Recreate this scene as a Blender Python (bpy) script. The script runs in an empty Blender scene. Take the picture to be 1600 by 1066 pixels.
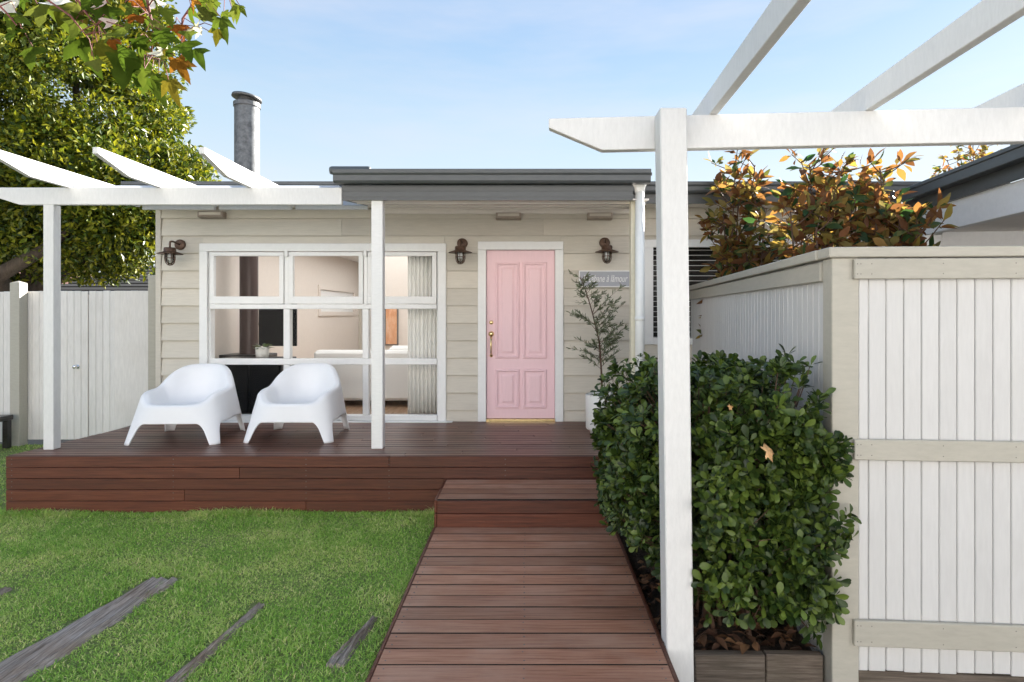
import bpy, bmesh, math, random
import numpy as np
from mathutils import Vector, Matrix
random.seed(7); rng = np.random.default_rng(7)
scene = bpy.context.scene
R = math.radians
# ------------------------------------------------------------------ camera
F, VX, VY, EYE = 940.0, 824.0, 490.0, 1.77          # focal length in photo pixels, vanishing point, eye height
cam_d = bpy.data.cameras.new('camera'); cam = bpy.data.objects.new('camera', cam_d)
scene.collection.objects.link(cam); scene.camera = cam
cam.location = (0, 0, EYE); cam.rotation_euler = (R(90), 0, 0)
cam_d.sensor_width = 36; cam_d.lens = 36*F/1600
cam_d.shift_x = -(VX-800)/1600; cam_d.shift_y = -(533-VY)/1600
cam_d.clip_start = .05; cam_d.clip_end = 2000
# ------------------------------------------------------------------ light
SUN_EL, SUN_AZ = R(25), R(47)                        # azimuth from +Y towards +X
w = bpy.data.worlds.new('World'); scene.world = w; w.use_nodes = True
nt = w.node_tree; bg = nt.nodes['Background']
sky = nt.nodes.new('ShaderNodeTexSky'); sky.sky_type = 'NISHITA'; sky.sun_disc = False
sky.sun_elevation = SUN_EL; sky.sun_rotation = SUN_AZ; sky.air_density = 1.0; sky.dust_density = .3; sky.ozone_density = 1.6
# pale clear-sky gradient with thin high cloud, the same all the way round, blended with the Nishita sky
EXPO, SKY = 2.3, .055
def wn(k): return nt.nodes.new(k)
tc = wn('ShaderNodeTexCoord'); sx = wn('ShaderNodeSeparateXYZ'); gr = wn('ShaderNodeValToRGB'); e = gr.color_ramp.elements
stops = [(0,(.84,.92,.97)),(.20,(.78,.89,.97)),(.30,(.62,.81,.96)),(.44,(.42,.64,.93)),(.62,(.34,.57,.90)),(1,(.34,.56,.88))]
while len(e) < len(stops): e.new(.5)
for i,(p,c) in enumerate(stops): e[i].position = p; e[i].color = (*c,1)
mp = wn('ShaderNodeMapping'); mp.inputs['Scale'].default_value = (1.1,1.1,5.5); mp.inputs['Rotation'].default_value = (0,R(9),R(20))
nz = wn('ShaderNodeTexNoise'); nz.inputs['Scale'].default_value = 1.7; nz.inputs['Detail'].default_value = 7; nz.inputs['Roughness'].default_value = .55
rp = wn('ShaderNodeValToRGB'); rp.color_ramp.elements[0].position = .46; rp.color_ramp.elements[0].color = (0,0,0,1); rp.color_ramp.elements[1].position = .8; rp.color_ramp.elements[1].color = (.75,.75,.75,1)
cl = wn('ShaderNodeMix'); cl.data_type = 'RGBA'; cl.inputs[7].default_value = (.84,.86,.95,1)
gain = wn('ShaderNodeVectorMath'); gain.operation = 'SCALE'; gain.inputs['Scale'].default_value = 1/(SKY*2**EXPO)
mx = wn('ShaderNodeMix'); mx.data_type = 'RGBA'; mx.inputs[0].default_value = .88
L_ = nt.links.new
L_(tc.outputs['Generated'], sx.inputs[0]); L_(sx.outputs[2], gr.inputs[0]); L_(tc.outputs['Generated'], mp.inputs[0]); L_(mp.outputs[0], nz.inputs[0]); L_(nz.outputs[0], rp.inputs[0])
L_(rp.outputs[0], cl.inputs[0]); L_(gr.outputs[0], cl.inputs[6]); L_(cl.outputs[2], gain.inputs[0]); L_(sky.outputs[0], mx.inputs[6]); L_(gain.outputs[0], mx.inputs[7]); L_(mx.outputs[2], bg.inputs[0])
bg.inputs[1].default_value = SKY
sl = bpy.data.lights.new('sun', 'SUN'); sun = bpy.data.objects.new('sun', sl); scene.collection.objects.link(sun)
sl.energy = 4.8; sl.angle = R(.53); sl.color = (1, .955, .89)
sd = Vector((math.sin(SUN_AZ)*math.cos(SUN_EL), math.cos(SUN_AZ)*math.cos(SUN_EL), math.sin(SUN_EL)))
sun.rotation_euler = sd.to_track_quat('Z', 'Y').to_euler(); sun.location = sd*60
scene.view_settings.view_transform = 'Standard'; scene.view_settings.look = 'None'
scene.view_settings.exposure = EXPO; scene.view_settings.gamma = 1; scene.view_settings.use_curve_mapping = False
# ------------------------------------------------------------------ helpers
COL = scene.collection; WL = {}
def P(px, py, Y): return Vector(((px-VX)*Y/F, Y, EYE-(py-VY)*Y/F))
def gx(px, Y): return (px-VX)*Y/F
def gz(py, Y): return EYE-(py-VY)*Y/F
def link(name, data, parent=None, loc=(0,0,0), rot=None):
    o = bpy.data.objects.new(name, data); COL.objects.link(o); loc = Vector(loc)
    WL[o.name] = loc
    if parent is not None:
        o.parent = parent; o.location = loc-WL[parent.name]
    else: o.location = loc
    if rot is not None: o.rotation_euler = rot
    return o
def tag(o, label=None, cat=None, group=None, kind=None):
    if label: o['label'] = label
    if cat: o['category'] = cat
    if group: o['group'] = group
    if kind: o['kind'] = kind
    return o
def thing(name, loc, label, cat, group=None): return tag(link(name, None, None, loc), label, cat, group)
def setmat(me, m):
    me.materials.clear(); me.materials.append(m)
def mesh(name, v, f, m, smooth=False):
    me = bpy.data.meshes.new(name); me.from_pydata([tuple(p) for p in v], [], f); me.update()
    if smooth: me.polygons.foreach_set('use_smooth', [True]*len(me.polygons))
    me.materials.append(m); return me
def npmesh(name, V, Fq, m, smooth=False):
    """V (n,3), Fq (m,k) same-size polygons, fast"""
    me = bpy.data.meshes.new(name); n, k = Fq.shape
    me.vertices.add(len(V)); me.vertices.foreach_set('co', np.ascontiguousarray(V, dtype=np.float32).ravel())
    me.loops.add(n*k); me.loops.foreach_set('vertex_index', np.ascontiguousarray(Fq, dtype=np.int32).ravel())
    me.polygons.add(n); me.polygons.foreach_set('loop_start', np.arange(0, n*k, k, dtype=np.int32))
    me.polygons.foreach_set('use_smooth', np.full(n, smooth))
    me.update(calc_edges=True); me.materials.append(m); return me
class MB:
    def __init__(s): s.v = []; s.f = []
    def add(s, v, f):
        n = len(s.v); s.v += [tuple(p) for p in v]; s.f += [tuple(i+n for i in q) for q in f]; return s
    def box(s, x0,x1,y0,y1,z0,z1):
        v = [(x,y,z) for x in (x0,x1) for y in (y0,y1) for z in (z0,z1)]
        return s.add(v, [(0,1,3,2),(4,6,7,5),(0,4,5,1),(2,3,7,6),(0,2,6,4),(1,5,7,3)])
    def prism(s, poly, axis, a0, a1):
        """poly: list of 2D points; extruded along axis ('x': (y,z), 'y': (x,z), 'z': (x,y))"""
        def p3(p, a): return {'x':(a,p[0],p[1]), 'y':(p[0],a,p[1]), 'z':(p[0],p[1],a)}[axis]
        n = len(poly); v = [p3(p,a0) for p in poly]+[p3(p,a1) for p in poly]
        f = [tuple(range(n))[::-1], tuple(range(n,2*n))]+[(i,(i+1)%n,n+(i+1)%n,n+i) for i in range(n)]
        return s.add(v, f)
    def lathe(s, prof, seg=24, c=(0,0,0), axis='z'):
        n = len(prof); v = []; f = []
        for i in range(seg):
            a = 2*math.pi*i/seg
            for r, h in prof:
                p = (r*math.cos(a), r*math.sin(a), h)
                if axis == 'y': p = (p[0], p[2], p[1])
                v.append((p[0]+c[0], p[1]+c[1], p[2]+c[2]))
        for i in range(seg):
            j = (i+1)%seg
            for k in range(n-1): f.append((i*n+k, j*n+k, j*n+k+1, i*n+k+1))
        return s.add(v, f)
    def tube(s, pts, rad, seg=8, cap=True):
        pts = [Vector(p) for p in pts]; n = len(pts)
        if not hasattr(rad, '__len__'): rad = [rad]*n
        v = []; f = []; prev = None
        for i, p in enumerate(pts):
            t = (pts[min(i+1,n-1)]-pts[max(i-1,0)]).normalized()
            if prev is None: u = t.orthogonal().normalized()
            else: u = (prev-t*prev.dot(t)).normalized()
            prev = u; b = t.cross(u)
            for k in range(seg):
                a = 2*math.pi*k/seg; v.append(p+(u*math.cos(a)+b*math.sin(a))*rad[i])
        for i in range(n-1):
            for k in range(seg):
                k2 = (k+1)%seg; f.append((i*seg+k, i*seg+k2, (i+1)*seg+k2, (i+1)*seg+k))
        if cap: f += [tuple(range(seg))[::-1], tuple(range((n-1)*seg, n*seg))]
        return s.add(v, f)
    def build(s, name, m, parent=None, smooth=False, loc=(0,0,0), bevel=0, rot=None, fix=True):
        me = mesh(name, s.v, s.f, m)
        bm = bmesh.new(); bm.from_mesh(me)
        if bevel: bmesh.ops.bevel(bm, geom=list(bm.edges), offset=bevel, segments=1, affect='EDGES', clamp_overlap=True)
        if fix: bmesh.ops.recalc_face_normals(bm, faces=bm.faces)
        bm.to_mesh(me); bm.free()
        if smooth: me.polygons.foreach_set('use_smooth', [True]*len(me.polygons))
        return link(name, me, parent, loc, rot)
_bc = {}; EDGE = {'path_timber':'plankedge','deck_timber':'plankedge'}      # near-black long edges of the planks, so the board gaps read dark
def cbox_mesh(sx, sy, sz, c, m, name):
    """chamfered box centred on the origin (44 triangles), mesh shared between alike pieces"""
    key = (round(sx,4), round(sy,4), round(sz,4), round(c,4), m.name)
    if key in _bc: return _bc[key]
    h = Vector((sx/2, sy/2, sz/2)); v = []; idx = {}
    S = (-1, 1)
    for x in S:
        for y in S:
            for z in S:
                for a in range(3):
                    p = Vector((x*h.x, y*h.y, z*h.z))
                    for b, sg in enumerate((x,y,z)):
                        if b != a: p[b] -= sg*c
                    idx[(x,y,z,a)] = len(v); v.append(p)
    f = []
    for a in range(3):
        b, d = (a+1)%3, (a+2)%3
        for s in S:
            q = []
            for (sb, sd_) in ((-1,-1),(1,-1),(1,1),(-1,1)):
                k = [0,0,0]; k[a]=s; k[b]=sb; k[d]=sd_; q.append(idx[(*k,a)])
            f.append(tuple(q if s > 0 else q[::-1]))
        for sb in S:
            for sd_ in S:
                k0=[0,0,0]; k1=[0,0,0]
                k0[a]=-1;k0[b]=sb;k0[d]=sd_; k1[a]=1;k1[b]=sb;k1[d]=sd_
                q = (idx[(*k0,b)], idx[(*k1,b)], idx[(*k1,d)], idx[(*k0,d)])
                f.append(q if sb*sd_ < 0 else q[::-1])
    for x in S:
        for y in S:
            for z in S:
                q = tuple(idx[(x,y,z,a)] for a in range(3)); f.append(q if x*y*z > 0 else q[::-1])
    me = mesh(name, v, f, m); 
    bm = bmesh.new(); bm.from_mesh(me); bmesh.ops.recalc_face_normals(bm, faces=bm.faces); bm.to_mesh(me); bm.free()
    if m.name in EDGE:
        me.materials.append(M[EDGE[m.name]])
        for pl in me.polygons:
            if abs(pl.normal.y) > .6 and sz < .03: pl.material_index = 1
    _bc[key] = me; return me
class Frame:
    """local (u, v, z): u runs along, v in depth"""
    def __init__(s, x=0, y=0, rot=0): s.x, s.y, s.r = x, y, R(rot)
    def pt(s, u, v, z):
        c, n = math.cos(s.r), math.sin(s.r); return Vector((s.x+u*c-v*n, s.y+u*n+v*c, z))
W0 = Frame()
def cbox(name, u0,u1,v0,v1,z0,z1, m, parent=None, c=.003, fr=W0, tilt=None):
    me = cbox_mesh(u1-u0, v1-v0, z1-z0, c, m, name)
    r = [0,0,fr.r]
    if tilt: r = [tilt[0], tilt[1], fr.r+tilt[2]]
    return link(name, me, parent, fr.pt((u0+u1)/2, (v0+v1)/2, (z0+z1)/2), r)
# ------------------------------------------------------------------ materials
def nodes(name):
    m = bpy.data.materials.new(name); m.use_nodes = True
    t = m.node_tree; return m, t, t.nodes['Principled BSDF'], t.nodes.new, t.links.new
def coords(t, scale, rnd=True):
    c = t.nodes.new('ShaderNodeTexCoord'); mpn = t.nodes.new('ShaderNodeMapping'); mpn.inputs['Scale'].default_value = scale
    t.links.new(c.outputs['Object'], mpn.inputs['Vector'])
    if rnd:
        oi = t.nodes.new('ShaderNodeObjectInfo'); mu = t.nodes.new('ShaderNodeMath'); mu.operation = 'MULTIPLY'; mu.inputs[1].default_value = 57.0
        t.links.new(oi.outputs['Random'], mu.inputs[0]); t.links.new(mu.outputs[0], mpn.inputs['Location'])
    return mpn.outputs[0]
def noise(t, vec, scale, detail=4, rough=.55):
    n = t.nodes.new('ShaderNodeTexNoise'); n.inputs['Scale'].default_value = scale; n.inputs['Detail'].default_value = detail; n.inputs['Roughness'].default_value = rough
    t.links.new(vec, n.inputs['Vector']); return n.outputs[0]
def ramp(t, fac, stops):
    r = t.nodes.new('ShaderNodeValToRGB'); e = r.color_ramp.elements
    while len(e) < len(stops): e.new(.5)
    for i, (p, c) in enumerate(stops): e[i].position = p; e[i].color = (*c, 1)
    t.links.new(fac, r.inputs[0]); return r.outputs[0]
def mixc(t, fac, a, b, mode='MIX'):
    n = t.nodes.new('ShaderNodeMix'); n.data_type = 'RGBA'; n.blend_type = mode
    for i, x in ((0,fac),(6,a),(7,b)):
        if hasattr(x, 'is_linked'): t.links.new(x, n.inputs[i])
        elif i == 0: n.inputs[0].default_value = x
        else: n.inputs[i].default_value = (*x, 1)
    return n.outputs[2]
def bump(t, h, strength, dist=.01):
    b = t.nodes.new('ShaderNodeBump'); b.inputs['Strength'].default_value = strength; b.inputs['Distance'].default_value = dist
    t.links.new(h, b.inputs['Height']); t.links.new(b.outputs[0], t.nodes['Principled BSDF'].inputs['Normal'])
def objrand(t, lo, hi):
    oi = t.nodes.new('ShaderNodeObjectInfo'); mr = t.nodes.new('ShaderNodeMapRange'); mr.inputs[3].default_value = lo; mr.inputs[4].default_value = hi
    t.links.new(oi.outputs['Random'], mr.inputs[0]); return mr.outputs[0]
def scalec(t, col, fac):
    v = t.nodes.new('ShaderNodeVectorMath'); v.operation = 'SCALE'; t.links.new(col, v.inputs[0]); t.links.new(fac, v.inputs['Scale']); return v.outputs[0]
def paint(name, c, rough=.5, var=.06, grain=(6,6,6), dirt=.10, bmp=.12, orand=.05, spec=.35):
    m, t, b, N, L = nodes(name)
    v = coords(t, grain); big = noise(t, coords(t, (1,1,1)), 1.7, 5); fine = noise(t, v, 6, 6, .65)
    d = tuple(x*(1-var*1.6) for x in c); l = tuple(min(1, x*(1+var)) for x in c)
    col = ramp(t, fine, [(.3,d),(.7,l)])
    dk = (c[0]*.62, c[1]*.58, c[2]*.5)
    f = ramp(t, big, [(.52,(0,0,0)),(.8,(dirt,dirt,dirt))]); col = mixc(t, f, col, dk)
    col = scalec(t, col, objrand(t, 1-orand, 1+orand*.4))
    L(col, b.inputs['Base Color']); b.inputs['Roughness'].default_value = rough; b.inputs['Specular IOR Level'].default_value = spec
    if bmp: bump(t, fine, bmp, .004)
    return m
def timber(name, dark, mid, light, stretch, rough=.5, bmp=.35, wear=(.2,.15,.13), wearamt=.35, orand=.3):
    m, t, b, N, L = nodes(name)
    g = noise(t, coords(t, stretch), 5, 8, .7); big = noise(t, coords(t, (1.2,1.2,1.2)), 2.2, 4); sp = noise(t, coords(t, (9,9,9)), 4, 5, .7)
    col = ramp(t, g, [(.28,dark),(.5,mid),(.75,light)])
    wf = ramp(t, big, [(.45,(0,0,0)),(.75,(wearamt,)*3)]); col = mixc(t, wf, col, wear)
    sf = ramp(t, sp, [(.66,(0,0,0)),(.76,(wearamt*.7,)*3)]); col = mixc(t, sf, col, tuple(x*1.5 for x in wear))
    col = scalec(t, col, objrand(t, 1-orand, 1+orand))
    L(col, b.inputs['Base Color']); b.inputs['Specular IOR Level'].default_value = .4
    rr = ramp(t, g, [(.2,(rough+.12,)*3),(.8,(rough-.08,)*3)]); L(rr, b.inputs['Roughness'])
    bump(t, g, bmp, .004); return m
def metal(name, c, rough=.4, met=0., var=.15, scale=20, bmp=.05):
    m, t, b, N, L = nodes(name)
    n = noise(t, coords(t, (1,1,1)), scale, 6, .7)
    L(ramp(t, n, [(.3,tuple(x*(1-var) for x in c)),(.7,tuple(min(1,x*(1+var)) for x in c))]), b.inputs['Base Color'])
    b.inputs['Metallic'].default_value = met; b.inputs['Roughness'].default_value = rough; bump(t, n, bmp, .002); return m
def leafmat(name, cols, under=None, rough=.4, trans=.35, tcol=None, scale=3.):
    m, t, b, N, L = nodes(name)
    ge = N('ShaderNodeNewGeometry'); oi = N('ShaderNodeObjectInfo'); ad = N('ShaderNodeMath'); ad.operation='ADD'; fr = N('ShaderNodeMath'); fr.operation='FRACT'
    L(ge.outputs['Random Per Island'], ad.inputs[0]); L(oi.outputs['Random'], ad.inputs[1]); L(ad.outputs[0], fr.inputs[0])
    n = len(cols); col = ramp(t, fr.outputs[0], [((i+.5)/n, c) for i, c in enumerate(cols)])
    nzv = noise(t, ge.outputs['Position'], scale, 2)
    col = scalec(t, col, ramp(t, nzv, [(.3,(.75,)*3),(.7,(1.25,)*3)]))
    if under:
        ur = ramp(t, fr.outputs[0], [((i+.5)/len(under), c) for i, c in enumerate(under)]); col = mixc(t, ge.outputs['Backfacing'], col, ur)
    L(col, b.inputs['Base Color']); b.inputs['Roughness'].default_value = rough; b.inputs['Specular IOR Level'].default_value = .45
    if trans:
        tr = N('ShaderNodeBsdfTranslucent'); ms = N('ShaderNodeMixShader'); ms.inputs[0].default_value = trans
        if tcol: tr.inputs[0].default_value = (*tcol,1)
        else: L(mixc(t, .5, col, (1.,.9,.25), 'MULTIPLY'), tr.inputs[0])
        L(b.outputs[0], ms.inputs[1]); L(tr.outputs[0], ms.inputs[2]); L(ms.outputs[0], t.nodes['Material Output'].inputs[0])
    return m
def glassmat(name, tint=(1,1,1), refl=1.0):
    m = bpy.data.materials.new(name); m.use_nodes = True; t = m.node_tree; t.nodes.remove(t.nodes['Principled BSDF'])
    tr = t.nodes.new('ShaderNodeBsdfTransparent'); gl = t.nodes.new('ShaderNodeBsdfGlossy'); gl.inputs['Roughness'].default_value = .01
    tr.inputs[0].default_value = (*tint,1); fr = t.nodes.new('ShaderNodeFresnel'); fr.inputs[0].default_value = 1.45
    mu = t.nodes.new('ShaderNodeMath'); mu.operation='MULTIPLY'; mu.inputs[1].default_value = refl
    ms = t.nodes.new('ShaderNodeMixShader'); t.links.new(fr.outputs[0], mu.inputs[0]); t.links.new(mu.outputs[0], ms.inputs[0])
    t.links.new(tr.outputs[0], ms.inputs[1]); t.links.new(gl.outputs[0], ms.inputs[2]); t.links.new(ms.outputs[0], t.nodes['Material Output'].inputs[0]); return m
M = {}
M['white'] = paint('white_paint', (.80,.79,.77), .45, .03, (3,3,14), .10, .10, .03)
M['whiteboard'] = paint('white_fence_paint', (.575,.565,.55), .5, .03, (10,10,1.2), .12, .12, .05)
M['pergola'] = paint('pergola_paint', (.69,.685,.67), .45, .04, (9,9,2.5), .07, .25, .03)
M['trim'] = paint('window_paint', (.82,.82,.81), .35, .02, (4,4,4), .05, .05, .02)
M['greige'] = paint('greige_wall_paint', (.625,.58,.50), .5, .05, (1.0,8,12), .10, .16, .10)
M['beige'] = paint('beige_trim_paint', (.42,.395,.335), .5, .05, (2,8,8), .16, .16, .05)
M['cream'] = paint('cream_paint', (.72,.68,.54), .5, .04, (4,4,4), .1, .1, .03)
M['grey'] = paint('grey_roof_paint', (.078,.085,.088), .38, .08, (2,6,6), .10, .05, .04, .5)
M['soffit'] = paint('soffit_paint', (.80,.75,.70), .55, .03, (2,2,2), .08, .05, .03)
M['pink'] = paint('pink_door_paint', (.88,.61,.645), .4, .02, (6,6,1), .06, .08, .01)
M['gate'] = paint('gate_paint', (.72,.69,.655), .55, .06, (8,8,1), .22, .2, .05)
M['plastic'] = paint('white_plastic', (.80,.80,.815), .38, .01, (2,2,2), .02, .02, .0)
M['pot'] = paint('white_pot_glaze', (.78,.77,.73), .35, .03, (3,3,3), .12, .04, .0)
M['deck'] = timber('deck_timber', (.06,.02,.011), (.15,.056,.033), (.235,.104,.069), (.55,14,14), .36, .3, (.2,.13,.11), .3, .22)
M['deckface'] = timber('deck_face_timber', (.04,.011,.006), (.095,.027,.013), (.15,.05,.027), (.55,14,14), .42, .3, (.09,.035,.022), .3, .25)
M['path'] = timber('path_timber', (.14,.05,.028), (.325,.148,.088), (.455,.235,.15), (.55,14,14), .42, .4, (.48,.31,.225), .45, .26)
M['plankedge'] = metal('dark_plank_edge', (.012,.008,.006), .95, 0, .3)
M['sleeper'] = timber('sleeper_timber', (.04,.03,.022), (.33,.275,.235), (.64,.57,.51), (26,.8,26), .95, 1.0, (.24,.15,.085), .6, .15)
M['sleeperx'] = timber('edging_timber', (.035,.026,.02), (.11,.085,.065), (.2,.165,.135), (.7,14,14), .8, .9, (.07,.06,.04), .5, .15)
M['bark'] = timber('bark', (.03,.022,.016), (.075,.055,.04), (.12,.09,.065), (6,6,1.5), .85, 1.0, (.05,.05,.03), .4, .1)
M['twig'] = metal('twig', (.10,.055,.035), .7, 0, .3)
M['redtwig'] = metal('red_twig', (.16,.045,.035), .6, 0, .3)
M['galv'] = metal('galvanised_steel', (.16,.165,.17), .62, .4, .5, 14, .1)
M['galvdark'] = metal('weathered_steel', (.16,.16,.16), .5, .7, .3, 12)
M['bronze'] = metal('aged_bronze', (.12,.07,.048), .5, .45, .3, 30)
M['brass'] = metal('polished_brass', (.78,.62,.32), .25, 1., .08, 10, .0)
M['chrome'] = metal('chrome', (.8,.8,.8), .15, 1., .05, 10, .0)
M['black'] = metal('black_enamel', (.012,.012,.013), .3, 0, .2)
M['flue'] = metal('brown_flue', (.055,.030,.026), .35, .2, .2)
M['pvc'] = paint('white_pipe', (.80,.80,.77), .35, .02, (3,3,3), .08, .02, .0)
M['signgrey'] = paint('sign_grey', (.40,.415,.46), .5, .03, (3,3,3), .05, .03, .0)
M['room'] = paint('room_wall_paint', (.74,.67,.60), .7, .015, (2,2,2), .03, .02, .0)
M['ceil'] = paint('ceiling_paint', (.80,.79,.77), .7, .01, (2,2,2), .02, .0, .0)
M['roomfloor'] = timber('room_floor', (.16,.09,.05), (.28,.17,.10), (.36,.23,.14), (6,.6,6), .4, .1, (.3,.2,.13), .2, .1)
M['linen'] = paint('white_linen', (.80,.79,.77), .9, .02, (20,20,20), .03, .2, .0)
M['curtain'] = paint('sheer_curtain', (.86,.85,.82), .9, .01, (3,3,3), .0, .0, .0)
M['art'] = timber('orange_artwork', (.55,.22,.09), (.70,.35,.18), (.8,.55,.4), (3,3,1), .6, .1, (.7,.5,.35), .4, 0)
M['headboard'] = paint('grey_fabric', (.18,.17,.16), .9, .03, (9,9,9), .05, .1, .0)
M['cabinet'] = timber('dark_cabinet', (.015,.013,.012), (.03,.026,.024), (.05,.045,.04), (1,9,9), .3, .1, (.04,.035,.03), .2, .1)
M['tv'] = metal('screen_glass', (.006,.006,.007), .5, 0, .1, 5, 0); M['tv'].node_tree.nodes['Principled BSDF'].inputs['Specular IOR Level'].default_value = .15
M['rust'] = metal('neighbour_roof', (.02,.018,.017), .95, 0, .3, 4)
M['stucco'] = paint('pale_render', (.79,.78,.77), .8, .03, (3,3,3), .08, .1, .0)
M['tile'] = paint('terracotta', (.42,.22,.16), .8, .08, (3,3,3), .1, .1, .0)
M['vent'] = paint('vent_paint', (.36,.30,.25), .6, .05, (3,3,3), .1, .05, 0)
M['opal'] = None
m, t, b, N, L = nodes('opal_sheet'); b.inputs['Base Color'].default_value = (.85,.87,.9,1); b.inputs['Roughness'].default_value = .4
tr = N('ShaderNodeBsdfTranslucent'); tr.inputs[0].default_value = (.85,.88,.93,1); ms = N('ShaderNodeMixShader'); ms.inputs[0].default_value = .65
L(b.outputs[0], ms.inputs[1]); L(tr.outputs[0], ms.inputs[2]); L(ms.outputs[0], t.nodes['Material Output'].inputs[0]); M['opal'] = m
m, t, b, N, L = nodes('added_skylight_diffuser'); t.nodes.remove(b); tr = N('ShaderNodeBsdfTranslucent'); tr.inputs[0].default_value = (.97,.97,.97,1); L(tr.outputs[0], t.nodes['Material Output'].inputs[0]); M['diffuser'] = m  # sheet of the added roof opening that brightens the room
M['glass'] = glassmat('window_glass', (.985,.985,.98), .08); M['lampglass'] = glassmat('lamp_glass', (.86,.88,.88), 1.5)
m, t, b, N, L = nodes('soil'); n1 = noise(t, coords(t,(1,1,1),False), 30, 8, .7)
L(ramp(t, n1, [(.3,(.018,.012,.008)),(.7,(.075,.05,.033))]), b.inputs['Base Color']); b.inputs['Roughness'].default_value = .95; bump(t, n1, 1, .03); M['soil'] = m
m, t, b, N, L = nodes('turf'); n1 = noise(t, coords(t,(1,1,1),False), 60, 6, .7); n2 = noise(t, coords(t,(1,1,1),False), 1.3, 4)
cc = ramp(t, n1, [(.3,(.08,.12,.03)),(.7,(.22,.27,.08))]); cc = mixc(t, ramp(t, n2, [(.45,(0,0,0)),(.7,(.6,.6,.6))]), cc, (.26,.26,.10))
L(cc, b.inputs['Base Color']); b.inputs['Roughness'].default_value = .9; bump(t, n1, 1, .02); M['turf'] = m
m, t, b, N, L = nodes('grass_blade'); ge = N('ShaderNodeNewGeometry')
big = noise(t, ge.outputs['Position'], 1.5, 5, .65); big2 = noise(t, ge.outputs['Position'], 7, 3, .6)
c1 = ramp(t, ge.outputs['Random Per Island'], [(.0,(.10,.20,.025)),(.45,(.17,.30,.045)),(.8,(.26,.36,.08)),(.93,(.34,.38,.13)),(1.,(.5,.44,.22))])
c2 = ramp(t, ge.outputs['Random Per Island'], [(.0,(.19,.29,.05)),(.4,(.30,.38,.09)),(.75,(.40,.42,.15)),(1.,(.55,.47,.25))])
f1 = ramp(t, big, [(.46,(0,0,0)),(.65,(.95,.95,.95))]); cg = mixc(t, f1, c1, c2)
cg = scalec(t, cg, ramp(t, big2, [(.3,(.95,)*3),(.7,(1.0,)*3)]))
k_ = N('ShaderNodeVectorMath'); k_.operation='SCALE'; k_.inputs['Scale'].default_value=1.8; L(cg,k_.inputs[0]); cg = k_.outputs[0]
L(cg, b.inputs['Base Color']); b.inputs['Roughness'].default_value = .55; b.inputs['Specular IOR Level'].default_value = .25
tr = N('ShaderNodeBsdfTranslucent'); L(cg, tr.inputs[0]); ms = N('ShaderNodeMixShader'); ms.inputs[0].default_value = .3
L(b.outputs[0], ms.inputs[1]); L(tr.outputs[0], ms.inputs[2]); L(ms.outputs[0], t.nodes['Material Output'].inputs[0]); M['grass'] = m
M['paving'] = paint('pale_paving', (.20,.19,.175), .85, .08, (2,2,2), .2, .2, 0)
M['hedge'] = leafmat('hedge_leaf', [(.017,.036,.006),(.034,.064,.010),(.060,.098,.014),(.115,.165,.026)], None, .45, .2, None, 4)
M['treeleaf'] = leafmat('tree_leaf', [(.035,.062,.010),(.08,.12,.012),(.16,.19,.014),(.28,.28,.02)], None, .4, .38, None, .9)
M['olive'] = leafmat('olive_leaf', [(.06,.08,.035),(.10,.125,.06),(.14,.165,.09)], [(.24,.27,.19),(.18,.21,.13)], .45, .15, None, 9)
M['magnolia'] = leafmat('magnolia_leaf', [(.025,.07,.025),(.04,.09,.03),(.09,.13,.035),(.14,.15,.04),(.28,.21,.05),(.28,.13,.045),(.15,.065,.03)], [(.17,.075,.036),(.27,.115,.048),(.33,.18,.06),(.37,.28,.07),(.28,.23,.10)], .55, .52, None, 5)
M['maple_green'] = leafmat('maple_green', [(.05,.085,.012),(.08,.12,.018),(.12,.15,.022)], [(.09,.125,.022),(.13,.15,.035)], .5, .45, None, 14)
M['maple_yellow'] = leafmat('maple_yellow', [(.075,.09,.012),(.12,.10,.014)], [(.10,.095,.02)], .45, .45, None, 14)
M['maple_orange'] = leafmat('maple_orange', [(.22,.075,.015),(.24,.11,.02)], [(.20,.08,.025)], .5, .4, None, 14)
M['maple_red'] = leafmat('maple_red', [(.24,.08,.06),(.30,.13,.08)], [(.30,.16,.12)], .5, .35, None, 14)
M['maple_pale'] = leafmat('maple_pale', [(.05,.065,.02),(.065,.075,.03)], [(.06,.07,.03)], .5, .3, None, 14)
for k_ in ('green','yellow','orange','red','pale'): M['maple_'+k_].node_tree.nodes['Principled BSDF'].inputs['Specular IOR Level'].default_value = 0; M['maple_'+k_].node_tree.nodes['Principled BSDF'].inputs['Roughness'].default_value = .85
M['dryleaf'] = leafmat('dry_leaf', [(.06,.028,.016),(.12,.055,.025),(.035,.02,.013),(.2,.10,.045)], None, .7, .15, None, 14)
M['dryorange'] = leafmat('dry_orange_leaf', [(.62,.33,.13),(.7,.42,.2)], None, .6, .2, None, 14)
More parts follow.
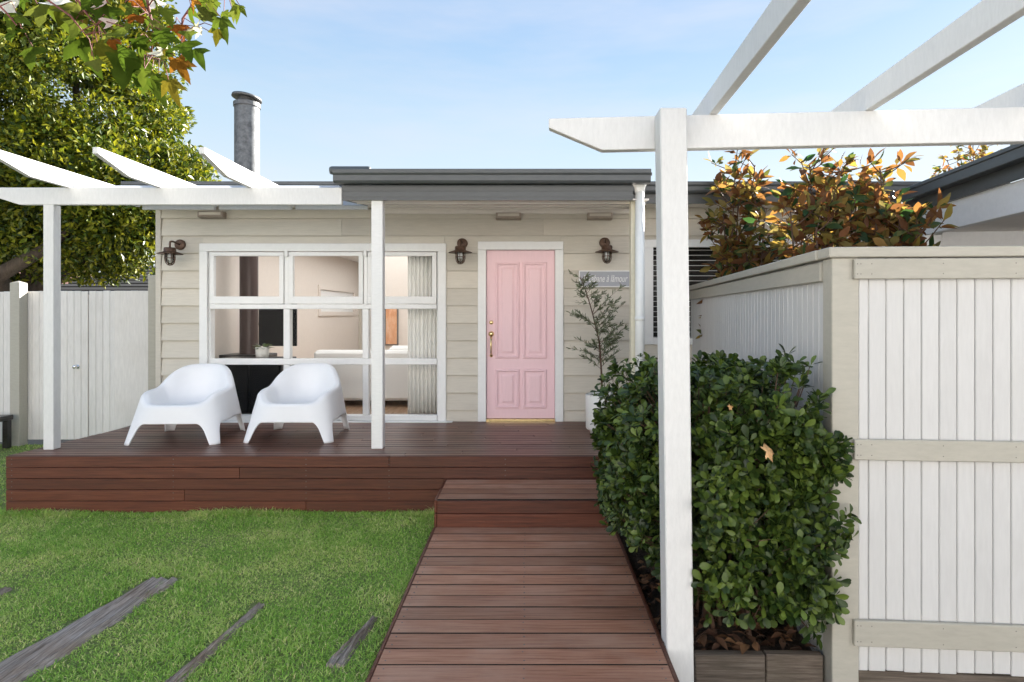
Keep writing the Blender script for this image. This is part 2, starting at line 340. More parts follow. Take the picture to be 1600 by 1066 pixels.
# ------------------------------------------------------------------ leaves
def leaf_grid(wprof, length=1, width=.5, fold=.12, curl=.15):
    """leaf along +x, normal +z"""
    V = []; Fc = []; n = len(wprof)
    for tt, ww in wprof:
        z = -curl*tt*tt*length
        V += [(tt*length, ww*width/2, z+fold*ww*width), (tt*length, 0, z), (tt*length, -ww*width/2, z+fold*ww*width)]
    for i in range(n-1):
        a = 3*i; Fc += [(a+1, a+4, a+3, a), (a+2, a+5, a+4, a+1)]
    return np.array(V, float), np.array(Fc, int)
OBOV = [(0,.08),(.15,.12),(.45,.72),(.72,1),(.9,.72),(1,.12)]
ELLI = [(0,.06),(.12,.2),(.4,.95),(.62,.95),(.85,.5),(1,.04)]
OLIV = [(0,.1),(.4,1),(.75,.8),(1,.05)]
def frames(D, Nn):
    """rotation matrices whose x axis is D and z axis close to Nn"""
    D = D/np.linalg.norm(D, axis=1, keepdims=True); Y = np.cross(Nn, D); ln = np.linalg.norm(Y, axis=1, keepdims=True)
    Y = np.where(ln < 1e-4, np.array([[0,1.,0]]), Y/np.maximum(ln,1e-6)); Z = np.cross(D, Y)
    return np.stack([D, Y, Z], axis=2)
def scatter(proto, pos, rot, sc):
    V, Fc = proto; n = len(pos); k = len(V)
    W = np.einsum('nij,kj->nki', rot, V)*sc[:,None,None]+pos[:,None,:]
    return W.reshape(-1,3), (Fc[None]+(np.arange(n)*k)[:,None,None]).reshape(-1, Fc.shape[1])
def leaves(name_one, name_all, proto, pos, rot, sc, m, parent, key=None, single=300, variants=3):
    """the largest-showing leaves as parts of their own, the rest as one part of kind stuff"""
    order = np.argsort(key) if key is not None else np.arange(len(pos)); first = order[:single]; rest = order[single:]
    base = WL[parent.name]
    if single:
        mes = []
        for i in range(variants):
            V = proto[0].copy(); V[:,2] += (i-1)*.10*V[:,0]**2; mes.append(npmesh(name_one, V, proto[1], m, True))
        for q, i in enumerate(first):
            o = bpy.data.objects.new(name_one, mes[q % variants]); COL.objects.link(o); o.parent = parent
            o.matrix_local = Matrix.LocRotScale(Vector(pos[i])-base, Matrix(rot[i].tolist()).to_quaternion(), Vector((sc[i],)*3))
    if len(rest):
        V, Fc = scatter(proto, pos[rest]-np.array(base), rot[rest], sc[rest])
        o = link(name_all, npmesh(name_all, V, Fc, m, True), parent, base); o['kind'] = 'stuff'; return o
def unit(a): return a/np.linalg.norm(a, axis=-1, keepdims=True)
# ================================================================== SETTING
g = 300
tag(MB().add([(-g,-g,-.15),(g,-g,-.15),(g,g,-.15),(-g,g,-.15)], [(0,1,2,3)]).build('ground', M['paving'], fix=False), 'pale paved ground around the house', None, None, 'structure')
# lawn: a gently uneven turf bed left of the boardwalk
def lawn_h(x, y): return .004*math.sin(x*1.7+y)*math.cos(y*1.3)+.004*math.sin(4*x+2.2*y)
LX0, LX1, LY0, LY1 = -9.5, -.785, -1.0, 8.28
nx, ny = 70, 80; v = []; f = []
for j in range(ny+1):
    for i in range(nx+1):
        x = LX0+(LX1-LX0)*i/nx; y = LY0+(LY1-LY0)*j/ny; v.append((x, y, lawn_h(x,y)-.03))
for j in range(ny):
    for i in range(nx): a = j*(nx+1)+i; f.append((a,a+1,a+nx+2,a+nx+1))
rim = [i for i in range(nx+1)]+[j*(nx+1)+nx for j in range(1,ny+1)]+[ny*(nx+1)+i for i in range(nx-1,-1,-1)]+[j*(nx+1) for j in range(ny-1,0,-1)]
n0 = len(v); v += [(v[i][0], v[i][1], -.2) for i in rim]
for k in range(len(rim)): k2 = (k+1)%len(rim); f.append((rim[k], n0+k, n0+k2, rim[k2]))
tag(link('lawn', mesh('lawn', v, f, M['turf'], True)), 'turf bed of the front lawn', None, None, 'structure')
# weathered sleepers sunk in the lawn: (far X, far Y, near X, near Y, width, label)
SLP = [(-2.46,4.08,-2.68,2.05,.29,'broad grey weathered timber sleeper, widest bare one sunk in the lawn'),
       (-1.63,3.72,-1.84,2.0,.13,'split grey sleeper half swallowed by grass, crack full of brown leaves'),
       (-.90,3.55,-.98,3.05,.10,'short dark sleeper scrap sunk in grass beside the boardwalk'),
       (-3.37,3.93,-3.62,2.3,.13,'dark charred-looking sleeper end sunk in the lawn beyond the broad grey one')]
def in_sleeper(x, y, pad=0.):
    for fx,fy,nx_,ny_,wd,_ in SLP:
        tt = np.clip((fy-y)/(fy-ny_), 0, 1); cx = fx+(nx_-fx)*tt; edge = .025*np.sin(y*13+fx*5)+.02*np.sin(y*31)
        if (abs(x-cx) < wd/2+pad+edge) and (ny_ < y < fy+edge): return wd
    return 0
for fx,fy,nx_,ny_,wd,lab in SLP:
    nl, nw = 60, 10; v = []; f = []
    for i in range(nl+1):
        tt = i/nl; y = fy+(ny_-fy)*tt; cx = fx+(nx_-fx)*tt; wv = wd*(1+.12*math.sin(tt*9+fx)+.06*math.sin(tt*31))
        if wd < .15: wv *= .45+.55*min(1, tt*1.4)
        for j in range(nw+1):
            s = j/nw*2-1; x = cx+s*wv/2
            z = .018+.012*math.sin(j*2.3+fx*7+.6*math.sin(tt*6))+.007*math.sin(j*5.1+tt*4)-.05*abs(s)**8
            if i in (0, nl): z -= .05
            z += lawn_h(x,y)*.5
            v.append((x-fx, y-fy, z-(.006 if wd > .2 else .013)))
    for i in range(nl):
        for j in range(nw): a = i*(nw+1)+j; f.append((a,a+nw+1,a+nw+2,a+1))
    o = tag(link('timber_sleeper', mesh('timber_sleeper', v, f, M['sleeper']), None, (fx,fy,-.02)), lab, 'sleeper', 'sleepers sunk in the lawn')
    so = o.modifiers.new('thick','SOLIDIFY'); so.thickness = .06; so.offset = -1
# grass blades
def grass():
    n = 230000
    X = rng.uniform(-5.6,-.79,n); Yv = rng.uniform(2.45,5.5,n)
    X2 = rng.uniform(-8.6,-4.72,45000); Y2 = rng.uniform(5.2,8.25,45000); X = np.r_[X,X2]; Yv = np.r_[Yv,Y2]
    keep = (X/Yv > -1.0) | (Yv > 5.0)
    sl = np.array([in_sleeper(x,y,rng.normal(-.026,.017)) for x,y in zip(X,Yv)]); keep &= (sl == 0) | (rng.random(len(X)) < np.where(sl > .2, .03+.25*(np.sin(Yv*9+X*14)>.75), np.where(sl > .1, .12+.6*(np.sin(Yv*11+X*17)>.35), .35+.5*(np.sin(Yv*15)>.2))))
    keep &= ~((X > -4.72) & (Yv > 5.47))
    X = X[keep]; Yv = Yv[keep]; n = len(X)
    Z = .004*np.sin(X*1.7+Yv)*np.cos(Yv*1.3)+.004*np.sin(4*X+2.2*Yv)-.034
    h = rng.uniform(.008,.024,n)*(1+.35*np.sin(X*3.1)*np.sin(Yv*4.3))
    edge = (Yv > 5.30) & (X > -4.75); h = np.where(edge, h*rng.uniform(1.0,2.3,n), h)
    edge2 = (X > -.86); h = np.where(edge2, h*rng.uniform(1,1.6,n), h)
    a = rng.uniform(0,2*np.pi,n); ln = rng.uniform(.5,2.4,n)*h; wd = rng.uniform(.0016,.0034,n)
    dx, dy = np.cos(a), np.sin(a); b2 = a+rng.uniform(.9,2.2,n); sx, sy = np.cos(b2)*wd, np.sin(b2)*wd
    def pt(t, s, k): return np.stack([X+dx*ln*t*t+sx*s, Yv+dy*ln*t*t+sy*s, Z+h*k], 1)
    V = np.stack([pt(0,-1,0),pt(0,1,0),pt(.6,.8,.72),pt(.6,-.8,.72),pt(1,0,1)],1).reshape(-1,3)
    k = np.arange(n)*5
    Fq = np.concatenate([np.stack([k,k+1,k+2],1), np.stack([k,k+2,k+3],1), np.stack([k+3,k+2,k+4],1)])
    return npmesh('grass', V, Fq, M['grass'])
tag(link('grass', grass()), 'short green lawn grass between deck and boardwalk', 'grass', None, 'stuff')
# ================================================================== DECK, STEP, BOARDWALK
DZ = .48; YW = 7.21; DF = 5.46
deck = thing('deck', (-1.6, DF, 0), 'long low dark stained timber deck running along the house front', 'deck')
pitch = (YW-DF)/19
MB().box(-4.68,1.65,DF+.03,YW-.03,-.14,DZ-.03).build('sub_frame', M['cabinet'], deck)
for i in range(19):
    y0 = DF+i*pitch; cuts = [-4.72+.012*i, -4.72+(1.5+((i*37)%10)*.17), -4.72+(3.6+((i*53)%10)*.17), 1.68]
    for a, c_ in zip(cuts, cuts[1:]):
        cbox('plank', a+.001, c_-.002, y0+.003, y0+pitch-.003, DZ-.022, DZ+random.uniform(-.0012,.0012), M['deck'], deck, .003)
zs = [DZ-.002-i*.1015 for i in range(5)]
for i in range(5):
    z1 = zs[i]; z0 = z1-.0975 if i < 4 else -.12
    cuts = [-4.715, [-1.25,-2.6,-.55,-3.1,-2][i], 1.68]
    for a, c_ in zip(cuts, cuts[1:]):
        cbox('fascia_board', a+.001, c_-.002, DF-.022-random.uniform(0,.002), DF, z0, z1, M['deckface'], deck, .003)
sc = MB()
for i in range(4):
    for x in (-4.66,-3.2,-2.0,-1.25,-.2):
        for dz in (.025,.072): sc.lathe([(0,-.0245),(.0045,-.0245),(.0045,-.02)], 6, (x,DF,zs[i]-dz), 'y')
sc.build('screw_heads', M['galvdark'], deck)
step = thing('timber_step', (-.05, 4.86, 0), 'single dark timber step between boardwalk and deck', 'step')
MB().box(-.73,.63,4.88,DF-.03,-.13,.24).build('sub_frame', M['cabinet'], step)
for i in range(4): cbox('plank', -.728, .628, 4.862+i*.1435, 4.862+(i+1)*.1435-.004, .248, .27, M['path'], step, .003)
for x0,x1 in ((-.75,-.73),(.63,.65)):
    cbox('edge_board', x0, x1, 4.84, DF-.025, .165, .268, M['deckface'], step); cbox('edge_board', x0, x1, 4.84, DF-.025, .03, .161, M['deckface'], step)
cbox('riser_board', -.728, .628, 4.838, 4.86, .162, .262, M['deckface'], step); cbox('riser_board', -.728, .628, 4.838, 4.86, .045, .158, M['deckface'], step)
walk = thing('boardwalk', (-.02, 3, 0), 'dark timber plank boardwalk leading over the garden to the step', 'boardwalk')
MB().box(-.73,.685,-1.4,4.84,-.14,.02).build('sub_frame', M['cabinet'], walk)
y = 4.832
while y > -1.3:
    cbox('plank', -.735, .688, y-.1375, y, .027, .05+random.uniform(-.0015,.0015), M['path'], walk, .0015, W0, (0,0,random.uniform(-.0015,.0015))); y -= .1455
for x0,x1 in ((-.757,-.7365),(.6895,.711)):
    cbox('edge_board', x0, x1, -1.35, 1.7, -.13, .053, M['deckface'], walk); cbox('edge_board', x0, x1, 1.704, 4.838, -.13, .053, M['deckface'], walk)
sc = MB(); y = 4.832
while y > 1.5:
    for x in (-.70,-.02,.655):
        for dy in (.03,.107): sc.lathe([(.0005,.0008),(.0042,.0006),(.0045,-.003)],6,(x+random.uniform(-.004,.004),y-dy,.0515))
    y -= .1455
sc.build('screw_heads', M['galvdark'], walk)['kind'] = 'stuff'
# ================================================================== HOUSE
HX0, HX1 = -4.417, 5.3
house = thing('house', (.3, YW, 0), 'single storey greige weatherboard cottage with pink front door and dark grey roof', 'house')
def wx(px): return (px-VX)/130.4
def wz(py): return EYE-(py-VY)/130.4
WIN = (wx(318), wx(694), wz(657), wz(385)); DOOR = (wx(752), wx(876), DZ-.01, wz(382)); WIN2 = (1.43, 3.55, 1.45, 2.60)
wallmb = MB(); T0, T1 = YW, YW+.12
def wallcol(x0,x1,z0,z1): wallmb.box(x0,x1,T0,T1,z0,z1)
xs = [HX0, WIN[0], WIN[1], DOOR[0], DOOR[1], WIN2[0], WIN2[1], HX1]
for i in (0,2,4,6): wallcol(xs[i], xs[i+1], -.14, 3.12)
for (a, bb, z0, z1) in (WIN, DOOR, WIN2):
    wallcol(a, bb, -.14, z0); wallcol(a, bb, z1, 3.12)
wall = wallmb.build('wall', M['greige'], house)
_bm = {}
def board(x0,x1,z0,z1,full=True):
    L_ = x1-x0; H = z1-z0; k = (round(L_,4), round(H,4))
    if k not in _bm:
        ft = lambda z: -.005-.023*(1-(z)/ .2085)
        mb = MB(); g_ = .013 if full else 0; poly = [(0,g_),(ft(0 if full else .2085-H),g_-.002*(g_>0)),(ft(.2085),H),(0,H)]
        _bm[k] = mesh('weatherboard', *(lambda q:(q.v,q.f))(mb.prism([(a,c_) for a,c_ in poly],'x',-L_/2,L_/2)), M['greige'])
        bm = bmesh.new(); bm.from_mesh(_bm[k]); bmesh.ops.recalc_face_normals(bm, faces=bm.faces); bm.to_mesh(_bm[k]); bm.free()
    link('weatherboard', _bm[k], wall, ((x0+x1)/2, YW-.001, z0))
def clip(x0,x1,z0,z1):
    """spans left over beside the openings"""
    out = [(x0,x1)]
    for (a,bb,c0,c1) in (WIN,DOOR,WIN2):
        if z1 > c0+.02 and z0 < c1-.06:
            nw = []
            for (p,q) in out:
                if q <= a or p >= bb: nw.append((p,q)); continue
                if p < a: nw.append((p,a))
                if q > bb: nw.append((bb,q))
            out = nw
    return out
for k in range(-1, 13):
    z0 = .604+.2085*k; z1 = z0+.2085; 
    if k == -1: z0 = DZ
    z1 = min(z1, 3.10)
    for (p,q) in clip(HX0+.045, HX1, z0, z1):
        L_ = q-p; n = 1 if L_ < 2 else (2 if L_ < 5 else 4); off = [0,.31,-.27,.12][k%4]
        c_ = [p]+[p+L_*i/n+off for i in range(1,n)]+[q]
        for a,bb in zip(c_,c_[1:]): board(a+.001, bb-.001, z0, z1-.0005 if k>=0 else z1, k>=0)
for (a,bb,z1) in ((WIN[0],WIN[1],WIN[3]),(DOOR[0],DOOR[1],DOOR[3])):
    zt = .604+.2085*10
    cbox('weatherboard', a+.001, bb-.001, YW-.014, YW-.001, z1+.001, zt-.001, M['greige'], wall, .001)
cbox('corner_stop', HX0-.02, HX0+.043, YW-.034, YW+.03, DZ-.5, 3.05, M['greige'], house)
# side, back and inner walls
RX0, RX1, RB = HX0+.12, -.95, 15.0; FZ = .47
sw = MB().box(HX0,RX0,T1+.001,15.2,-.14,3.2)
sw.build('side_wall', M['greige'], house)
MB().box(HX1-.12,HX1,T1+.001,15.2,-.14,3.2).build('side_wall', M['greige'], house)
bw = MB().box(HX0,-4.2,15.21,15.33,-.14,3.6).box(-1.1,HX1,15.21,15.33,-.14,3.6).box(-4.2,-1.1,15.21,15.33,2.75,3.6).box(-4.2,-1.1,15.21,15.33,-.14,FZ)
bw.build('back_wall', M['greige'], house)
MB().box(-4.2,-1.1,15.26,15.265,FZ,2.75).build('back_sun_block', M['linen'], house)  # added opaque panel over the back opening, keeps direct sun out of the room
il = MB().box(RX0+.001,RX0+.03,T1+.002,11.6,FZ,3.05).box(RX0+.001,RX0+.03,11.6,15.2,FZ,1.78).box(RX0+.001,RX0+.03,11.6,12.35,1.78,3.05).box(RX0+.001,RX0+.03,12.35,14.75,2.30,3.05).box(RX0+.001,RX0+.03,14.75,15.2,1.78,3.05)
il.box(RX1,RX1+.1,T1+.002,15.2,FZ,3.05).box(-2.95,RX1-.002,12.0,12.1,FZ,3.05).build('inner_wall', M['room'], house)
wf = MB()
for (a,bb,z0,z1) in ((12.25,14.85,2.27,2.36),(12.25,14.85,1.72,1.81)): wf.box(RX0+.02,RX0+.06,a,bb,z0,z1)
for (a,bb) in ((12.25,12.36),(14.74,14.85)): wf.box(RX0+.02,RX0+.058,a,bb,1.81,2.27)
wf.build('inner_window_frame', M['room'], house)
MB().box(RX0+.012,RX0+.02,12.36,14.74,1.81,2.27).build('inner_window_pane', M['linen'], house)
MB().box(RX0,HX1-.12,T1+.002,15.2,FZ-.05,FZ).build('room_floor', M['roomfloor'], house)
SK = (-3.70,-1.15,7.75,14.6)  # unseen roof opening, added to bring daylight into the room
def slab(mb, z0, z1, y0, y1, zfun=None):
    for (a,bb,c_,d) in ((HX0-.1,SK[0],y0,y1),(SK[1],HX1+.1,y0,y1),(SK[0],SK[1],y0,SK[2]),(SK[0],SK[1],SK[3],y1)):
        zz = zfun or (lambda yy: 0)
        v = [(x,yy,z+zz(yy)) for x in (a,bb) for yy in (c_,d) for z in (z0,z1)]
        mb.add(v, [(0,1,3,2),(4,6,7,5),(0,4,5,1),(2,3,7,6),(0,2,6,4),(1,5,7,3)])
cm = MB(); slab(cm, 3.055, 3.09, T1+.002, 15.19); cm.build('ceiling', M['ceil'], house)
rz = lambda yy: (yy-6.8)*.05
rm = MB(); slab(rm, 3.19, 3.235, 6.82, 15.5, rz); roof = rm.build('roof', M['grey'], house)
MB().add([(SK[0],SK[2],3.225+rz(SK[2])),(SK[1],SK[2],3.225+rz(SK[2])),(SK[1],SK[3],3.225+rz(SK[3])),(SK[0],SK[3],3.225+rz(SK[3]))],[(0,1,2,3)]).build('added_skylight', M['diffuser'], roof)
# gutter profile along x at the main eave
def gutter(name, x0, x1, yf, zt, h, d, m, parent):
    prof = [(yf+d,zt-h),(yf+.02,zt-h),(yf+.004,zt-h+.02),(yf+.004,zt-h*.45),(yf-.012,zt-h*.3),(yf-.012,zt-.006),(yf-.006,zt),(yf+.006,zt),(yf+.006,zt-.02),(yf+d,zt-.02)]
    return MB().prism(prof,'x',x0,x1).build(name, m, parent)
gutter('gutter', HX0-.13, HX1+.1, 6.74, 3.25, .12, .11, M['grey'], roof)
MB().box(HX0-.1,HX1+.1,6.83,6.86,3.02,3.19).build('fascia', M['grey'], roof)
MB().box(HX0-.08,-1.77,6.861,YW-.03,3.03,3.045).build('eave_lining', M['soffit'], roof)
MB().box(1.19,HX1,6.861,YW-.03,3.03,3.045).build('eave_lining', M['soffit'], roof)
# porch roof
PX0, PX1, PF = -1.755, 1.10, 5.70
porch = MB()
v = [(x,yy,z) for x in (PX0,PX1+.08) for (yy,z) in ((PF-.01,3.075),(PF-.01,3.105),(7.0,3.245),(7.0,3.275))]
porch.add(v,[(0,1,3,2),(4,6,7,5),(0,4,5,1),(2,3,7,6),(0,2,6,4),(1,5,7,3)])
proof = porch.build('porch_roof', M['grey'], house)
gutter('gutter', PX0-.055, PX1+.05, PF-.105, 3.115, .125, .10, M['grey'], proof)
MB().box(PX0,PX1-.10,PF,PF+.03,2.845,2.985).build('fascia', M['grey'], proof)
for z in (2.875,2.93): MB().box(PX0,PX1-.10,PF-.006,PF-.0005,z,z+.036).build('fascia_rib', M['grey'], proof)
v = [(x,yy,z) for x in (PX0,PX0+.03) for (yy,z) in ((PF+.031,2.845),(PF+.031,3.07),(7.19,3.02),(7.19,3.20))]
MB().add(v,[(0,1,3,2),(4,6,7,5),(0,4,5,1),(2,3,7,6),(0,2,6,4),(1,5,7,3)]).build('barge_board', M['grey'], proof)
v = [(x,yy,z) for x in (PX0+.031,PX1+.06) for (yy,z) in ((PF+.032,2.85),(PF+.032,2.865),(7.19,3.015),(7.19,3.03))]
MB().add(v,[(0,1,3,2),(4,6,7,5),(0,4,5,1),(2,3,7,6),(0,2,6,4),(1,5,7,3)]).build('porch_ceiling', M['soffit'], proof)
for q in range(3):
    yy = 6.05+q*.42; z = 2.848+(yy-PF)*.11
    MB().box(PX0+.04,PX1,yy,yy+.035,z-.012,z+.01).build('ceiling_batten', M['soffit'], proof)
cbox('cornice', PX0+.03, PX1+.2, YW-.07, YW-.03, 2.955, 3.012, M['soffit'], house)
MB().lathe([(.001,-.19),(.034,-.19),(.04,-.17),(.04,.17),(.034,.19),(.001,.19)],16).build('ridge_cap', M['grey'], proof, True, (PX0+.09,PF-.04,3.115), 0, (0,R(90),0))
for i,(px,z) in enumerate(((336,2.945),(795,2.93),(936,2.93))):
    x = wx(px); mb = MB(); w2 = .15
    mb.prism([(YW-.12,z-.035),(YW-.02,z-.05),(YW-.02,z+.03),(YW-.12,z+.03)],'x',x-w2,x+w2)
    o = mb.build('wall_vent', M['vent'], house, bevel=.006)
    MB().box(x-w2+.025,x+w2-.025,YW-.128,YW-.119,z-.012,z+.018).build('slot', M['greige'], o)
# porch posts
cbox('porch_post', gx(580,PF+.03), gx(580,PF+.03)+.108, PF+.032, PF+.13, DZ, 2.852, M['white'], house, .004)
cbox('porch_post', gx(986,5.82), gx(986,5.82)+.10, 5.82, 5.92, DZ, 2.862, M['cream'], house, .004)
# big window
wa = MB(); x0,x1,z0,z1 = wx(314),wx(697.5),wz(660),wz(381); yf = YW-.045
fw = .095
wa.box(x0,x1,yf,YW-.0005,z1-fw,z1).box(x0,x0+fw,yf+.001,YW-.0005,z0+.02,z1-fw-.0005).box(x1-fw,x1,yf+.001,YW-.0005,z0+.02,z1-fw-.0005)
wa.box(WIN[0],WIN[0]+.085,YW,YW+.1,WIN[2],WIN[3]).box(WIN[1]-.085,WIN[1],YW,YW+.1,WIN[2],WIN[3]).box(WIN[0]+.086,WIN[1]-.086,YW+.001,YW+.099,WIN[3]-.06,WIN[3])
win = wa.build('window', M['trim'], house, bevel=.004)
cbox('sill', x0-.01, x1+.08, YW-.09, YW+.1, z0-.005, z0+.02, M['trim'], win, .006)
ix0, ix1 = WIN[0]+.086, WIN[1]-.086
cbox('bottom_rail', ix0, ix1, YW-.02, YW+.07, z0+.021, wz(648.5), M['trim'], win, .006)
MU = [(wx(443.5),wx(454)),(wx(567),wx(576.5))]
cbox('transom', ix0, ix1, YW-.025, YW+.075, wz(483), wz(475.5), M['trim'], win, .006)
cbox('transom', ix0, ix1, YW-.022, YW+.07, wz(570), wz(560.5), M['trim'], win, .006)
cols = [(ix0,MU[0][0]),(MU[0][1],MU[1][0]),(MU[1][1],ix1)]
rows = [(wz(648.5),wz(570)),(wz(560.5),wz(483)),(wz(475.5),WIN[3]-.061)]
for (a,bb) in MU:
    for r_,(c0,c1) in enumerate(rows):
        cbox('mullion', a+(.012 if r_==2 else 0), bb-(.012 if r_==2 else 0), YW-.018, YW+.068, c0, c1, M['trim'], win, .006)
for ci,(a,bb) in enumerate(cols):
    for r_ in range(2):
        MB().box(a-.006,bb+.006,YW+.03,YW+.034,rows[r_][0]-.006,rows[r_][1]+.006).build('pane', M['glass'], win)
    c0,c1 = rows[2]; a2, b2 = a-.012 if ci else a, bb+.012 if ci < 2 else bb
    s = MB(); w_ = .055
    s.box(a2+.003,b2-.003,YW-.035,YW+.02,c1-.058,c1-.012).box(a2+.003,b2-.003,YW-.035,YW+.02,c0+.004,c0+.092).box(a2+.003,a2+w_,YW-.034,YW+.019,c0+.0925,c1-.0585).box(b2-w_,b2-.003,YW-.034,YW+.019,c0+.0925,c1-.0585)
    sash = s.build('sash', M['trim'], win, bevel=.004)
    MB().box(a2+w_-.006,b2-w_+.006,YW-.012,YW-.008,c0+.086,c1-.052).build('pane', M['glass'], win)
for (a,bb) in MU: cbox('stay', (a+bb)/2-.018, (a+bb)/2+.022, YW-.05, YW-.019, wz(402), wz(391), M['trim'], win, .004)
# front door
x0,x1,z1 = wx(747),wx(880),wz(378); fw = .098
dfm = MB().box(x0,x1,yf,YW-.0005,z1-fw,z1).box(x0,x0+fw,yf+.001,YW-.0005,DZ,z1-fw-.0005).box(x1-fw,x1,yf+.001,YW-.0005,DZ,z1-fw-.0005)
dfm.box(DOOR[0],x0+fw+.0,YW,YW+.11,DZ,DOOR[3]).box(x1-fw,DOOR[1],YW,YW+.11,DZ,DOOR[3]).box(x0+fw+.0005,x1-fw-.0005,YW+.001,YW+.109,z1-fw,DOOR[3])
dfm.build('door_frame', M['trim'], house, bevel=.004)
dx0,dx1,dz0,dz1 = x0+fw+.003,x1-fw-.003,DZ+.03,z1-fw-.003; dyf = YW+.012
door = cbox('door', dx0, dx1, dyf, dyf+.04, dz0, dz1, M['pink'], house, .003)
door['label'] = 'pale pink four panel timber front door'
def panel(px0,px1,py0,py1):
    X0,X1,Z0,Z1 = wx(px0),wx(px1),wz(py1),wz(py0); rings = [(0,.0),(.006,.014),(.02,.018),(.03,.012),(.036,.002),(.062,.002),(.085,.011),(.088,.012)]
    v=[];f=[]
    for (i_,h) in rings: v += [(X0+i_,dyf-h,Z0+i_),(X1-i_,dyf-h,Z0+i_),(X1-i_,dyf-h,Z1-i_),(X0+i_,dyf-h,Z1-i_)]
    for k in range(len(rings)-1):
        for j in range(4): f.append((4*k+j,4*k+(j+1)%4,4*k+4+(j+1)%4,4*k+4+j))
    f.append(tuple(4*(len(rings)-1)+j for j in range(4)))
    MB().add(v,f).build('panel', M['pink'], door, fix=True)
for a in ((774,811.7),(816.5,854.4)):
    panel(*a,409.6,560.5); panel(*a,577,638.6)
hx = wx(767.5)
MB().lathe([(.001,-.02),(.018,-.02),(.024,-.012),(.026,0)],20,(hx,dyf,wz(504)),'y').build('lock', M['brass'], door, True)
hb = MB().lathe([(.001,-.03),(.016,-.03),(.03,-.014),(.034,-.004),(.034,0)],20,(hx,dyf,wz(522)),'y')
hb.lathe([(.001,-.02),(.016,-.018),(.02,0)],16,(hx,dyf,wz(556)),'y')
hb.tube([(hx,dyf-.02,wz(526)),(hx,dyf-.055,wz(531)),(hx,dyf-.062,wz(540)),(hx,dyf-.05,wz(550)),(hx,dyf-.015,wz(556))],[.011,.011,.010,.009,.010],8)
hb.build('handle', M['brass'], door, True)
MB().box(dx0-.002,dx1+.002,YW-.03,YW+.06,DZ+.001,DZ+.027).build('threshold', M['brass'], house)
# second window behind the fence
x0,x1,z0,z1 = WIN2[0]-.05,WIN2[1]+.05,WIN2[2]-.05,WIN2[3]+.05
w2 = MB().box(x0,x1,YW-.05,YW-.0005,WIN2[3]-.04,z1).box(x0,x0+.12,YW-.049,YW-.0005,z0,WIN2[3]-.0405).box(x1-.12,x1,YW-.049,YW-.0005,z0,WIN2[3]-.0405).box(x0+.1205,x1-.1205,YW-.049,YW-.0005,z0,z0+.08)
w2.box(2.35,2.47,YW-.047,YW+.05,z0+.0805,WIN2[3]-.041).build_ = None
wn2 = w2.build('window', M['trim'], house, bevel=.004)
MB().box(WIN2[0],WIN2[1],YW+.06,YW+.064,WIN2[2],WIN2[3]).build('pane', M['glass'], wn2)
for k in range(18): MB().box(WIN2[0]+.02,WIN2[1]-.02,YW+.07,YW+.09,WIN2[2]+.03+k*.062,WIN2[2]+.036+k*.062).build('blind_slat', M['linen'], wn2)
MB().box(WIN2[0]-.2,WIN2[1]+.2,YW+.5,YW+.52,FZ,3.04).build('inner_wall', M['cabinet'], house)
# downpipe
px_ = gx(999.5,5.76)
dp = MB().tube([(px_,5.755,2.98),(px_,5.755,DZ)],.045,16)
dpo = dp.build('downpipe', M['pvc'], house, True)
rh = MB().lathe([(.001,.08),(.075,.08),(.075,.045),(.052,.005),(.047,-.04)],8,(px_,5.755,2.97)).build('rain_head', M['pvc'], dpo)
MB().lathe([(.045,-.02),(.0485,-.02),(.0485,.02),(.045,.02)],16,(px_,5.755,gz(498,5.755))).build('collar', M['pvc'], dpo, True)
# chimney flue
FX, FY = gx(386,8.5), 8.5
fl = MB().lathe([(.165,3.1),(.165,gz(165,8.5))],28,(FX,FY,0)).build('flue', M['galv'], house, True)
MB().lathe([(.166,gz(166,8.5)-.02),(.178,gz(166,8.5)-.02),(.178,gz(162,8.5)),(.13,gz(160,8.5)),(.11,gz(153,8.5))],28,(FX,FY,0)).build('collar', M['galvdark'], fl)
MB().lathe([(.001,.035),(.11,.028),(.195,.0),(.20,-.028),(.18,-.035),(.001,-.01)],28).build('cowl', M['galvdark'], fl, True, (FX,FY,gz(152,8.5)), 0, (R(-4),R(7),0))
# ---- room contents
fp = MB().lathe([(.122,1.2),(.122,3.05)],24).build('stove_flue', M['flue'], None, True, (gx(389,8.5),8.5,0)); fp = tag(fp,'dark brown stove flue pipe rising inside the room behind the window','flue')
stv = thing('wood_stove',(gx(389,8.5),8.5,FZ),'black wood stove under the dark flue inside the room','stove')
cbox('body', -.3+gx(389,8.5), .3+gx(389,8.5), 8.25, 8.75, FZ+.12, 1.2, M['black'], stv, .01)
for sx in (-.25,.2):
    for sy in (8.28,8.67): cbox('leg', sx+gx(389,8.5), sx+.05+gx(389,8.5), sy, sy+.05, FZ, FZ+.125, M['black'], stv)
tvt = thing('television', (gx(432,9.3),9.3,1.6),'flat black television on a wall bracket inside the room','television')
cbox('screen', gx(404,9.3), gx(463,9.3), 9.3, 9.34, gz(541,9.3), gz(470,9.3), M['tv'], tvt, .004)
MB().tube([(gx(430,9.3),9.335,1.6),(RX0+.02,9.55,1.6)],.02).build('bracket', M['black'], tvt)
cab = thing('cabinet', (gx(394,7.65),7.65,FZ),'low dark glossy cabinet against the inside of the window','cabinet')
cbox('body', gx(344,7.5), gx(444,7.5), 7.42, 7.82, FZ+.04, 1.18, M['cabinet'], cab, .004); cbox('top', gx(341,7.5), gx(447,7.5), 7.40, 7.84, 1.181, 1.21, M['cabinet'], cab, .004)
for i in range(2): cbox('door', gx(346+i*49,7.5), gx(393+i*49,7.5), 7.40, 7.4195, FZ+.08, 1.16, M['tv'], cab, .003)
